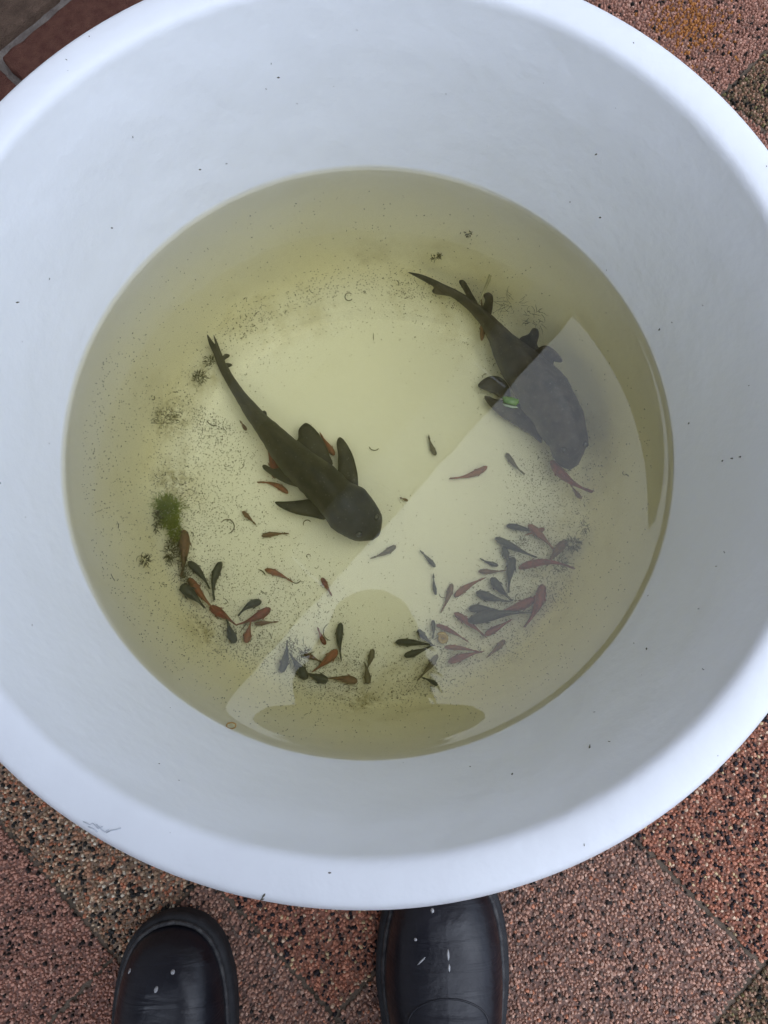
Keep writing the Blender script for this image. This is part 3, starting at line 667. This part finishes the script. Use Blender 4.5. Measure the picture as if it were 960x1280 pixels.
filaments('weed_strand', [(under(223+i*1.8, 668+i*9, .010), .0025, .005, 26, .007, .00026, .2) for i in range(8)], m_dbr, 'brown weed strand trailing from the green clump down to the left group', 'weed', group='dark weed tufts')
filaments('weed_tuft', [(under(182, 700, .004), .003, .003, 40, .006, .0003, 0)], m_dbr, 'star-shaped dark tuft alone at the left wall', 'weed', group='dark weed tufts')
filaments('weed_tuft', [(under(250, 472, .004), .006, .005, 70, .005, .0003, .6), (under(262, 452, .004), .004, .004, 40, .005, .0003, .6)], m_algae, 'dark weed tuft beside the tail of the left-hand large fish', 'weed', group='dark weed tufts')
filaments('weed_tuft', [(under(205, 522, .004), .018, .008, 200, .004, .0002, 0.1)], m_algae, 'loose mossy weed patch by the upper left wall', 'weed', group='dark weed tufts')
filaments('weed_tuft', [(under(545, 322, .004), .005, .0025, 45, .003, .0003, .3)], m_dbr, 'small dark tuft above the right-hand tail tip', 'weed', group='dark weed tufts')
filaments('weed_tuft', [(under(585, 293, .004), .003, .0025, 35, .002, .0003, .3)], m_dbr, 'dark speck of weed high at the top of the water', 'weed', group='dark weed tufts')
filaments('weed_tuft', [(under(640, 385, .01)+ZA*.01, .012, .010, 26, .014, .00016, .3), (under(665, 405, .01)+ZA*.01, .008, .008, 30, .009, .0002, .3)], m_dbr, 'wiry weed threads over the back of the right-hand large fish', 'weed', group='dark weed tufts')
filaments('weed_tuft', [(under(716, 680, .006), .006, .006, 90, .006, .0003, .8), (under(730, 660, .006), .004, .004, 30, .005, .0003, .8), (under(698, 705, .006), .008, .006, 50, .006, .0003, .8)], m_algae, 'dark weed wrapped round the brown fish at the right of the shoal', 'weed', group='dark weed tufts')
filaments('weed_tuft', [(under(650, 678, .006), .007, .003, 30, .006, .0002, .8)], m_dbr, 'wiry weed by the second dark fish of the right shoal', 'weed', group='dark weed tufts')
filaments('weed_tuft', [(under(372, 815, .008), .010, .014, 60, .008, .00035, .4)], m_dbr, 'dark stringy weed in the low blue-lit patch', 'weed', group='dark weed tufts')
# leaf on the water
m_leaf = mat('leaf_green', (.09, .16, .045), .5, .4, (.16, .23, .08), 300)
m_leafb = mat('leaf_pale', (.30, .34, .22), .5, .4)
lp = [place(x, y, WZ+.0012) for x, y in ((628, 496), (632, 495.5), (640, 496.5), (648, 499), (649, 503), (645, 507), (638, 505.5), (630, 503))]
o0 = sum(lp, Vector())/len(lp)
V = [p_-o0 for p_ in lp]+[p_-o0-ZA*.0009 for p_ in lp]+[ZA*.0006, ZA*-.0006]
Fc = [(i, (i+1) % 8, 16) for i in range(8)]+[(8+(i+1) % 8, 8+i, 17) for i in range(8)]+[(i, 8+i, 8+(i+1) % 8, (i+1) % 8) for i in range(8)]
leaf = mesh_obj('leaf', V, Fc, m_leaf, loc=o0); tag(leaf, 'small bright green leaf floating over the right-hand large fish', 'leaf')
lp = [place(x, y, WZ+.0004)-o0 for x, y in ((628, 504), (638, 506.5), (646, 508), (648, 510), (640, 510), (631, 507.5))]
V = lp+[q-ZA*.0007 for q in lp]; Fc = [tuple(range(6)), tuple(range(11, 5, -1))]+[(i, 6+i, 6+(i+1) % 6, (i+1) % 6) for i in range(6)]
mesh_obj('leaf_edge', V, Fc, m_leafb, leaf)
# a thin pale strip by the right-hand tail
sp = [place(x, y, .10) for x, y in ((615, 336), (611, 350), (605, 364), (598, 380))]; o0 = sp[1].copy()
m_pale = mat('strip_pale', (.34, .32, .20), .6, .3, (.26, .25, .15), 80)
V = []
for i, q in enumerate(sp):
    for sg in (-1, 1): V += [q-o0+Vector((sg*.0012*(1, 1.3, 1.1, .4)[i], 0, .0004)), q-o0+Vector((sg*.0012*(1, 1.3, 1.1, .4)[i], 0, -.0004))]
Fc = []
for i in range(3): b0 = i*4; Fc += [(b0, b0+2, b0+6, b0+4), (b0+1, b0+5, b0+7, b0+3), (b0, b0+4, b0+5, b0+1), (b0+2, b0+3, b0+7, b0+6)]
Fc += [(0, 1, 3, 2), (12, 14, 15, 13)]
tag(mesh_obj('pale_strip', V, Fc, m_pale, loc=o0), 'thin pale strip at the right-hand tail stem', 'leaf')
# ramshorn snail
m_snail = mat('snail_shell', (.32, .20, .05), .35, .5, (.42, .30, .08), 200)
sc = under(553, 798, .006); V, Fc = [], []; pts, rad = [], []
for i in range(50):
    a = i/49*2.4*2*math.pi; rr = .0007+.0042*(i/49)**1.2; pts.append(Vector((rr*math.cos(a), rr*math.sin(a), .0003*math.sin(a)))); rad.append(.0004+.0014*(i/49))
tube_vf(pts, rad, 8, V, Fc)
sn = mesh_obj('snail', V, Fc, m_snail, loc=sc); tag(sn, 'round amber coiled snail at the tip of the star of dark fish', 'snail')
mesh_obj('foot', *tube_vf([(.002, .002, -.0012), (.004, -.001, -.0014), (.0035, -.005, -.0016)], [.0008, .0013, .0004], 6), m_algae, sn)
# small amber ring at the waterline
sq = place(289, 907, WZ+.001); V, Fc = [], []
tube_vf([Vector((.0026*math.cos(a)*1.3, .0026*math.sin(a)*.8, 0)) for a in [i*2*math.pi/14 for i in range(15)]], .0005, 5, V, Fc)
sdm = mat('ring_amber', (.38, .22, .06), .5, .4)
tag(mesh_obj('amber_ring', V, Fc, sdm, loc=sq), 'tiny amber ring at the lower left waterline', 'seed')

# specks of dirt on the tub floor and lower wall
def specks(n_, sampler, L0, L1, r0, name, m, curl=.5, seg=2, kind='stuff'):
    V, Fc = [], []
    for _ in range(n_):
        q = sampler()
        if q is None: continue
        x, y, z = q; a = random.uniform(0, 6.28); L = random.uniform(L0, L1); rad = r0*random.uniform(.7, 1.4)
        pts = [Vector((x, y, z))]; cu = random.gauss(0, curl)
        for j in range(seg):
            a += cu; pts.append(pts[-1]+Vector((math.cos(a), math.sin(a), random.uniform(-.15, .2)))*L/seg)
        tube_vf(pts, [rad*.8]+[rad]*(seg-1)+[rad*.5], 3, V, Fc)
    o = mesh_obj(name, V, Fc, m, loc=TUB); tag(o, kind=kind); return o
def dens(x, y):
    r = math.hypot(x, y); a = math.degrees(math.atan2(y, x))
    t = max(0, min(1, (r-.115)/.075)); ring = t*t*(3-2*t)
    if r > .200: ring *= max(.12, 1-(r-.200)/.014)
    f = .022+ring
    # left and lower sides collect most, upper right corner least
    k = .6+.4*math.cos(math.radians(a+150))
    if -75 < a < 12: k = max(k, .95)
    if 50 < a < 155: k = max(k, .60) if r > .190 else .10
    if a > 150 or a < -100: f = max(f, .40*max(0, min(1, (r-.07)/.07)))
    k *= .45+1.3*max(0, mnoise.noise(Vector((x*24, y*24, 3)))+.3)
    return f*k
def s_floor():
    for _ in range(40):
        x, y = random.uniform(-.229, .229), random.uniform(-.229, .229)
        if math.hypot(x, y) < .229 and random.random() < dens(x, y):
            return x, y, tub_z(math.hypot(x, y))+.0006
m_sp = mat('fish_dirt', (.030, .024, .012), .8, .2, (.065, .052, .028), 250)
tag(specks(13000, s_floor, .0004, .0014, .00027, 'dirt_specks', m_sp, .4), 'fine dark dirt specks scattered over the tub floor', 'dirt')
tag(specks(2400, s_floor, .0003, .0009, .00032, 'dirt_crumbs', m_sp, .1), 'coarser dark crumbs among the specks on the tub floor', 'dirt')
tag(specks(110, s_floor, .004, .0085, .00028, 'dirt_curls', m_sp, .45, 5), 'longer curled dark threads on the tub floor', 'dirt')
# notable curled threads
V, Fc = [], []
for (cx, cy, rp_, a0, a1) in ((284, 658, 9, -80, 150), (436, 371, 5, 40, 330), (468, 556, 7, 200, 320), (268, 522, 10, 200, 290), (415, 790, 11, 120, 260), (370, 722, 7, 180, 330), (322, 722, 10, 20, 80), (384, 655, 5, 30, 200)):
    pts = []
    for i in range(9):
        a = R(a0+(a1-a0)*i/8); q = under(cx+rp_*math.cos(a), cy-rp_*math.sin(a), .002); pts.append(q-TUB)
    tube_vf(pts, [.0002]+[.0004]*7+[.0002], 4, V, Fc)
o = mesh_obj('dirt_coils', V, Fc, m_dbr, loc=TUB); tag(o, 'thick hooked strings of dirt curled on the tub floor', 'dirt', kind='stuff')
# dry specks on the tub wall above the water
V, Fc = [], []
for i in range(60):
    a = random.uniform(0, 6.28); z = random.uniform(WZ+.006, .334) if random.random() < .85 else .336; r = tub_r(z)*1.0-.0002 if z < .318 else random.uniform(.268, .286)
    if z >= .318: z = tub_z(r)+.0002
    c = Vector((r*math.cos(a), r*math.sin(a), z)); d = Vector((random.gauss(0, 1)*-math.sin(a), random.gauss(0, 1)*math.cos(a), random.gauss(0, .5))).normalized()
    s = random.uniform(.0002, .0008); tube_vf([c-d*s, c+d*s], [random.uniform(.0001, .0003)]*2, 4, V, Fc)
def wallpt(px, py):
    z = .30
    for _ in range(14):
        q = place(px, py, z); r = math.hypot(q.x-TUB.x, q.y-TUB.y); z2 = tub_z(min(r, .291)); z = z*.5+z2*.5
    return place(px, py, z)
for (px, py, s, a) in ((737, 934, .0016, 80), (412, 1091, .0012, 0), (330, 1119, .0022, 55), (328, 1124, .0012, 20), (915, 573, .0012, 0), (903, 576, .001, 20), (925, 571, .001, 10), (640, 968, .0010, 60), (808, 811, .0008, 80), (221, 976, .0016, 10), (226, 979, .0012, -30), (197, 955, .0014, 10), (861, 529, .0008, 60), (824, 412, .0010, 60), (250, 212, .0009, 0), (22, 378, .0012, 10), (745, 193, .0010, 30), (866, 230, .0012, 60), (348, 97, .001, 0), (220, 44, .001, 0), (750, 272, .0008, 0), (140, 285, .0008, 0), (293, 976, .0009, 0)):
    q = wallpt(px, py)-TUB; d = Vector((math.cos(R(a)), math.sin(R(a)), 0)); tube_vf([q-d*s, q, q+d*s], [.0002, .0006, .0002], 5, V, Fc)
o = mesh_obj('wall_specks', V, Fc, mat('dry_dirt', (.10, .09, .07), .9, .2, (.16, .15, .12), 400), loc=TUB); tag(o, 'tiny dry dirt specks on the white tub wall above the water', 'dirt', kind='stuff')

# ------------------------------------------------------------------ the person bending over the tub: boots in view, head mirrored in the water
m_skin = mat('skin', (.42, .24, .17), .5, .4, (.38, .21, .15), 60)
m_hair = mat('brown_hair', (.03, .02, .014), .5, .4, (.05, .033, .022), 200, .8, 400)
m_jack = mat('navy_jacket_cloth', (.022, .026, .042), .85, .2, (.03, .034, .05), 150, .5, 500)
m_trou = mat('dark_trouser_cloth', (.018, .019, .024), .9, .2, (.03, .03, .036), 150, .5, 500)
def skin_mesh(name, verts, edges, radii, m, parent, root_i=0, sub=2):
    me = bpy.data.meshes.new(name); me.from_pydata(verts, edges, []); o = bpy.data.objects.new(name, me); COL.objects.link(o)
    md = o.modifiers.new('skin', 'SKIN'); md.use_smooth_shade = True
    for i, r in enumerate(radii):
        v = me.skin_vertices[0].data[i]; v.radius = (r, r) if not hasattr(r, '__len__') else r; v.use_root = (i == root_i)
    s = o.modifiers.new('sub', 'SUBSURF'); s.levels = s.render_levels = sub
    dg = bpy.context.evaluated_depsgraph_get(); m2 = bpy.data.meshes.new_from_object(o.evaluated_get(dg)); o.modifiers.clear(); o.data = m2
    m2.materials.clear(); m2.materials.append(m); m2.polygons.foreach_set('use_smooth', [True]*len(m2.polygons)); o.parent = parent
    return o
person = bpy.data.objects.new('person', None); COL.objects.link(person); person.location = (-.06, -.40, 0)
tag(person, 'person in black boots bending over the tub to photograph it', 'person')
PO = Vector((-.06, -.40, 0))
def pv(x, y, z): return Vector((x, y, z))-PO
HX = -.02
J = {'pelvis': (-.06, -.50, .86), 'waist': (-.05, -.42, .97), 'chest': (-.035, -.27, 1.07), 'shol': (-.03, -.16, 1.09), 'neck': (HX, -.09, 1.06), 'skull': (HX, -.02, 1.0), 'crown': (HX, .045, .945), 'chin': (HX, -.055, .93),
     'hipL': (-.16, -.47, .80), 'kneeL': (-.175, -.40, .45), 'ankL': (-.177, -.46, .11), 'ballL': (-.177, -.34, .045), 'hipR': (.03, -.47, .80), 'kneeR': (.05, -.38, .45), 'ankR': (.05, -.43, .11), 'ballR': (.05, -.31, .045),
     'shL': (-.20, -.17, 1.06), 'elL': (-.25, -.23, .85), 'wrL': (-.085, -.17, .745), 'shR': (.15, -.17, 1.06), 'elR': (.22, -.23, .85), 'wrR': (.065, -.17, .745)}
K = list(J); idx = {k: i for i, k in enumerate(K)}
E_ = [('pelvis', 'waist'), ('waist', 'chest'), ('chest', 'shol'), ('shol', 'neck'), ('neck', 'skull'), ('skull', 'crown'), ('skull', 'chin'), ('pelvis', 'hipL'), ('hipL', 'kneeL'), ('kneeL', 'ankL'), ('ankL', 'ballL'), ('pelvis', 'hipR'), ('hipR', 'kneeR'), ('kneeR', 'ankR'), ('ankR', 'ballR'),
      ('shol', 'shL'), ('shL', 'elL'), ('elL', 'wrL'), ('shol', 'shR'), ('shR', 'elR'), ('elR', 'wrR')]
rad = {'pelvis': .13, 'waist': .115, 'chest': .13, 'shol': .10, 'neck': .05, 'skull': .078, 'crown': .066, 'chin': .042, 'hipL': .085, 'kneeL': .055, 'ankL': .036, 'ballL': .032, 'hipR': .085, 'kneeR': .055, 'ankR': .036, 'ballR': .032, 'shL': .055, 'elL': .038, 'wrL': .026, 'shR': .055, 'elR': .038, 'wrR': .026}
verts = [tuple(Vector(J[k])-PO) for k in K]; edges = [(idx[a], idx[b]) for a, b in E_]; radii = [rad[k] for k in K]
# palms and fingers gripping the phone
def add(p, r, par): verts.append(tuple(Vector(p)-PO)); radii.append(r); edges.append((par, len(verts)-1)); return len(verts)-1
for s, w in ((-1, 'wrL'), (1, 'wrR')):
    ex = -.018+s*.045                                      # side edge of the phone
    pm = add((ex+s*.012, -.115, .748), .020, idx[w])
    for k in range(4):
        y = -.125+k*.017
        a = add((ex+s*.012, y+.02, .735), .0085, pm); b = add((ex-s*.004, y+.026, .722), .008, a); add((ex-s*.022, y+.028, .724), .0065, b)
    a = add((ex+s*.008, -.085, .762), .0095, pm); add((ex-s*.012, -.070, .768), .0075, a)
skin_mesh('body', verts, edges, radii, m_skin, person, 0, 2)
# clothes
tk = [k for k in ('pelvis', 'waist', 'chest', 'shol', 'shL', 'elL', 'wrL', 'shR', 'elR', 'wrR')]; ti = {k: i for i, k in enumerate(tk)}
skin_mesh('jacket', [tuple(Vector(J[k])-PO) for k in tk], [(ti[a], ti[b]) for a, b in E_ if a in ti and b in ti], [rad[k]*1.18+.010 for k in tk], m_jack, person)
tk = ['pelvis', 'hipL', 'kneeL', 'ankL', 'hipR', 'kneeR', 'ankR']; ti = {k: i for i, k in enumerate(tk)}
skin_mesh('trousers', [tuple(Vector(J[k])-PO) for k in tk], [(ti[a], ti[b]) for a, b in E_ if a in ti and b in ti], [rad[k]*1.12+.012 for k in tk], m_trou, person)
# hair: cap over the crown with locks falling to both sides
bm = bmesh.new(); bmesh.ops.create_icosphere(bm, subdivisions=4, radius=1)
for v in bm.verts:
    c = v.co; k = 1+.05*mnoise.noise(c*5); v.co = Vector((c.x*.083*k, c.y*.098*k, c.z*.085*k))
bmesh.ops.delete(bm, geom=[v for v in bm.verts if v.co.z < -.02 and v.co.y < .03], context='VERTS')
bmesh.ops.transform(bm, matrix=Matrix.Translation(pv(HX, .008, .985)) @ Matrix.Rotation(R(-35), 4, 'X'), verts=bm.verts[:])
bm_obj('hair', bm, m_hair, person)
bm = bmesh.new(); bmesh.ops.create_icosphere(bm, subdivisions=3, radius=1)
for v in bm.verts:
    k = 1+.12*mnoise.noise(v.co*2.3); v.co = Vector((v.co.x*.088*k, v.co.y*.066*k, v.co.z*.062*k))
bmesh.ops.transform(bm, matrix=Matrix.Translation(pv(HX-.058, -.070, 1.055)), verts=bm.verts[:]); bm_obj('hood', bm, m_jack, person)
V, Fc = [], []
for i in range(90):
    s = random.choice((-1, 1)); p0 = pv(HX+s*random.uniform(.05, .08), random.uniform(-.05, .03), random.uniform(.97, 1.03)); pts = [p0]; d = Vector((s*.12, -.25, -.5))
    for j in range(5):
        d = (d+Vector((random.gauss(0, .08), random.gauss(0, .08), -.1))).normalized(); pts.append(pts[-1]+d*.022)
    tube_vf(pts, [.004, .0045, .004, .0035, .0025, .001], 4, V, Fc)
mesh_obj('hair_locks', V, Fc, m_hair, person)
for s in (-1, 1):
    bm = bmesh.new(); bmesh.ops.create_icosphere(bm, subdivisions=2, radius=.011, matrix=Matrix.Translation(pv(HX+s*.03, -.012, .917))); bm_obj('eye', bm, m_eye, person)
    bm = bmesh.new(); bmesh.ops.create_uvsphere(bm, u_segments=12, v_segments=8, radius=1)
    for v in bm.verts: v.co = Vector((v.co.x*.008, v.co.y*.018, v.co.z*.028))
    bmesh.ops.transform(bm, matrix=Matrix.Translation(pv(HX+s*.08, -.045, .985)), verts=bm.verts[:]); bm_obj('ear', bm, m_skin, person)
mesh_obj('nose', *tube_vf([pv(HX, -.01, .915), pv(HX, -.022, .897), pv(HX, -.035, .890)], [.006, .010, .009], 8), m_skin, person)
# phone, held level with the lens at its upper end
m_ph = mat('black_phone_glass', (.01, .01, .012), .08, .6); m_lens = mat('lens_glass', (.005, .005, .01), .03, .8)
ph = box('phone', (0, 0, 0), (.037, .078, .004), m_ph, None, bevel=.003); ph.location = Vector((-.018, -.055, CAM_H+.010)); ph.rotation_euler = (CAM_T, 0, 0)
tag(ph, 'black phone held over the tub in both hands', 'phone')
ph.location = Vector((0, 0, CAM_H))+Matrix.Rotation(CAM_T, 3, 'X') @ Vector((-.018, -.055, .010))
bm = bmesh.new(); bmesh.ops.create_cone(bm, segments=24, radius1=.008, radius2=.008, depth=.0016, cap_ends=True, matrix=Matrix.Translation((.018, .055, -.0048)))
bm_obj('lens_ring', bm, m_lens, ph)

# boots
m_leather = mat('black_leather', (.005, .005, .009), .30, .42, (.009, .009, .014), 30, .35, 190, coat=.2, coatr=.22, bdist=.0012)
n = m_leather.node_tree.nodes; l = m_leather.node_tree.links; p = n['Principled BSDF']
tq = n.new('ShaderNodeTexCoord'); mpq = n.new('ShaderNodeMapping'); mpq.inputs['Scale'].default_value = (14, 85, 20); nq = n.new('ShaderNodeTexNoise'); nq.inputs['Scale'].default_value = 1; nq.inputs['Detail'].default_value = 3; nq.inputs['Distortion'].default_value = .8
l.new(tq.outputs['Object'], mpq.inputs['Vector']); l.new(mpq.outputs[0], nq.inputs['Vector'])
bq = n.new('ShaderNodeBump'); bq.inputs['Strength'].default_value = .4; bq.inputs['Distance'].default_value = .004; l.new(nq.outputs['Fac'], bq.inputs['Height'])
l.new(p.inputs['Normal'].links[0].from_socket, bq.inputs['Normal']); l.new(bq.outputs[0], p.inputs['Normal'])
nr = n.new('ShaderNodeTexNoise'); nr.inputs['Scale'].default_value = 45; nr.inputs['Detail'].default_value = 5; rr_ = n.new('ShaderNodeMapRange'); rr_.inputs['From Min'].default_value = .35; rr_.inputs['From Max'].default_value = .65; rr_.inputs['To Min'].default_value = .30; rr_.inputs['To Max'].default_value = .5
l.new(tq.outputs['Object'], nr.inputs['Vector']); l.new(nr.outputs['Fac'], rr_.inputs['Value']); l.new(rr_.outputs[0], p.inputs['Roughness'])
m_sole = mat('black_rubber', (.016, .016, .018), .75, .35, (.028, .028, .030), 80, .5, 500)
m_welt = mat('worn_welt', (.022, .022, .025), .65, .4, (.07, .068, .066), 160, .6, 500)
m_paint = mat('white_paint_spot', (.42, .42, .42), .8, .2)
def outline(n_, grow=0.0, side=1):
    """foot outline, toe at y=0, heel at y=-.29"""
    P = []
    ys = [0, .003, .010, .022, .040, .065, .10, .14, .18, .22, .255, .278, .289]
    xr = [0, .016, .029, .040, .0475, .0520, .0530, .049, .043, .040, .037, .026, 0]
    xl = [0, -.016, -.028, -.0385, -.046, -.0515, -.0535, -.048, -.041, -.039, -.037, -.026, 0]
    if side < 0: xr, xl = [-v for v in xl], [-v for v in xr]
    def ev(arr, y):
        for i in range(len(ys)-1):
            if ys[i] <= y <= ys[i+1]:
                t = (y-ys[i])/(ys[i+1]-ys[i]); return arr[i]+(arr[i+1]-arr[i])*t
        return 0
    raw = [(xr[i], -ys[i]) for i in range(len(ys))]+[(xl[i], -ys[i]) for i in range(len(ys)-2, 0, -1)]
    N_ = len(raw); Q = []
    for i in range(N_):
        g = [Vector((*raw[(i+k) % N_], 0)) for k in (-1, 0, 1, 2)]
        for j in range(3):
            t = j/3; Q.append(.5*((2*g[1])+(g[2]-g[0])*t+(2*g[0]-5*g[1]+4*g[2]-g[3])*t*t+(3*g[1]-g[0]-3*g[2]+g[3])*t**3))
    c = Vector((0, -.14, 0)); out = []
    for i, q in enumerate(Q):
        d = (Q[(i+1) % len(Q)]-Q[i-1]).normalized(); nn = Vector((d.y, -d.x, 0))
        if nn.dot(q-c) < 0: nn = -nn
        out.append(q+nn*grow)
    return out
def boot(loc, rz, side, spots):
    H0 = .026
    # upper: rings blending the outline into the foot's top line
    O = outline(0, -.0055, side); n_ = len(O); V, Fc = [], []
    def top_h(y):   # height of the top line over the length (toe y=0)
        k = [(0, .034), (.02, .054), (.05, .066), (.08, .072), (.11, .084), (.15, .108), (.19, .130), (.24, .14), (.29, .14)]
        for (a, b), (c_, d_) in zip(k, k[1:]):
            if a <= -y <= c_: return b+(d_-b)*(-y-a)/(c_-a)
        return .14
    rings = 14
    for i in range(rings+1):
        t = i/rings; q = math.pi/2*t; sh = math.cos(q)**.62 if t < 1 else 0.0
        for p_ in O:
            ctr = Vector((.0*side, max(min(p_.y, -.040), -.24), 0)); base = ctr+(p_-ctr)*(.0 + sh)
            hh = top_h(base.y); z = H0-.006+(hh-H0+.006)*math.sin(q)**.9
            v = Vector((base.x, base.y, z))
            cr_ = .0011*math.exp(-((base.y+.092)/.012)**2)*math.sin(base.y*900+base.x*60)*t
            v.z += cr_+.0007*mnoise.noise(Vector((base.x*45, base.y*45, side)))*t
            V.append(v)
    for i in range(rings):
        for k in range(n_): k2 = (k+1) % n_; Fc.append((i*n_+k, i*n_+k2, (i+1)*n_+k2, (i+1)*n_+k))
    b = mesh_obj('boot', V, Fc, m_leather, person); b.location = Vector(loc)-PO; b.rotation_euler.z = rz; b.scale.x = 1.08 if side > 0 else 1
    b['label'] = 'left black boot with two white paint dots' if side < 0 else 'right black boot with white paint streaks, toe under the tub rim'
    # shaft
    Vs, Fs = [], []
    for (z, rx, ry, cy) in ((.085, .043, .060, -.205), (.12, .043, .058, -.215), (.16, .042, .052, -.222), (.20, .045, .054, -.225), (.21, .047, .056, -.225), (.205, .042, .050, -.225)):
        for k in range(32): a = 2*math.pi*k/32; Vs.append((rx*math.cos(a), cy+ry*math.sin(a), z))
    for i in range(5):
        for k in range(32): k2 = (k+1) % 32; Fs.append((i*32+k, i*32+k2, (i+1)*32+k2, (i+1)*32+k))
    mesh_obj('shaft', Vs, Fs, m_leather, b)
    # sole with a rounded rim
    V, Fc = [], []
    lay = [(-.004, .000), (.0005, .0015), (.0012, .006), (.0006, .012), (.0014, .014), (.0014, .019), (.0006, .0225), (-.001, .0245), (-.005, .0255), (-.012, .0255)]
    for (g_, z) in lay:
        for p_ in outline(0, g_, side): V.append((p_.x, p_.y, z+.004*max(0, 1+p_.y/.05) * (1 if z < .01 else .6) if p_.y > -.05 else z))
    for i in range(len(lay)-1):
        for k in range(n_): k2 = (k+1) % n_; Fc.append((i*n_+k, i*n_+k2, (i+1)*n_+k2, (i+1)*n_+k))
    Fc += [tuple(range(n_))[::-1], tuple((len(lay)-1)*n_+k for k in range(n_))]
    mesh_obj('sole', V, Fc, m_sole, b)
    W_ = outline(0, -.0052, side); V, Fc = [], []
    tube_vf([Vector((p_.x, p_.y, .0275+(.004*max(0, 1+p_.y/.05)*.6 if p_.y > -.05 else 0))) for p_ in W_+[W_[0]]], .0021, 6, V, Fc)
    mesh_obj('welt', V, Fc, m_welt, b)
    # seam where the tongue starts
    V, Fc = [], []; dg = []
    for i in range(15):
        a = math.pi*i/14; x = .030*math.cos(a); y = -.112+.018*math.sin(a)-.0; hh = top_h(y)
        t_ = abs(x)/.050; z = H0-.006+(hh-H0+.006)*(max(0, 1-t_**(1/.62*1.0)*.55))
        dg.append(Vector((x, y, z-.001)))
    bpy.context.view_layer.update()
    dg = [snap(b, q) for q in dg]
    tube_vf(dg, .0008, 6, V, Fc); mesh_obj('seam', V, Fc, m_leather, b)
    for (x, y, sx_, sy_, a) in spots:
        q = snap(b, Vector((x, y, .1)))
        V = [q+Vector((math.cos(R(a))*sx_*math.cos(w)-math.sin(R(a))*sy_*math.sin(w), math.sin(R(a))*sx_*math.cos(w)+math.cos(R(a))*sy_*math.sin(w), .0))*1 for w in [i*2*math.pi/12 for i in range(12)]]
        V = [snap(b, v)+ZA*.0001 for v in V]+[snap(b, q)+ZA*.0005]; V += [V[12]-ZA*.002]
        mesh_obj('paint_spot', V, [(i, (i+1) % 12, 12) for i in range(12)]+[((i+1) % 12, i, 13) for i in range(12)], m_paint, b)
    return b
def snap(b, q):
    ok, loc_, nn, _ = b.ray_cast(Vector((q.x, q.y, .3)), Vector((0, 0, -1)))
    return loc_+ZA*.0002 if ok else q
def bl(px, py, origin, z=.075):
    q = place(px, py, z); return ((q.x-origin[0])/(1.08 if origin[0] > 0 else 1), q.y-origin[1])
LB = (-.184, -.233, .0005); RB = (.052, -.186, .0005)
boot(LB, 0, -1, [(*bl(216, 1215, LB, .06), .0018, .0018, 0), (*bl(195, 1237, LB, .065), .0016, .0024, -15), (*bl(160, 1216, LB, .055), .0022, .0012, 60)])
boot(RB, 0, 1, [(*bl(559, 1188, RB, .06), .0010, .0042, 2), (*bl(560, 1203, RB, .06), .0009, .0030, 0), (*bl(526, 1196, RB, .06), .0045, .0006, 45), (*bl(519, 1172, RB, .06), .0012, .0012, 0), (*bl(540, 1136, RB, .055), .0014, .0018, 10)])
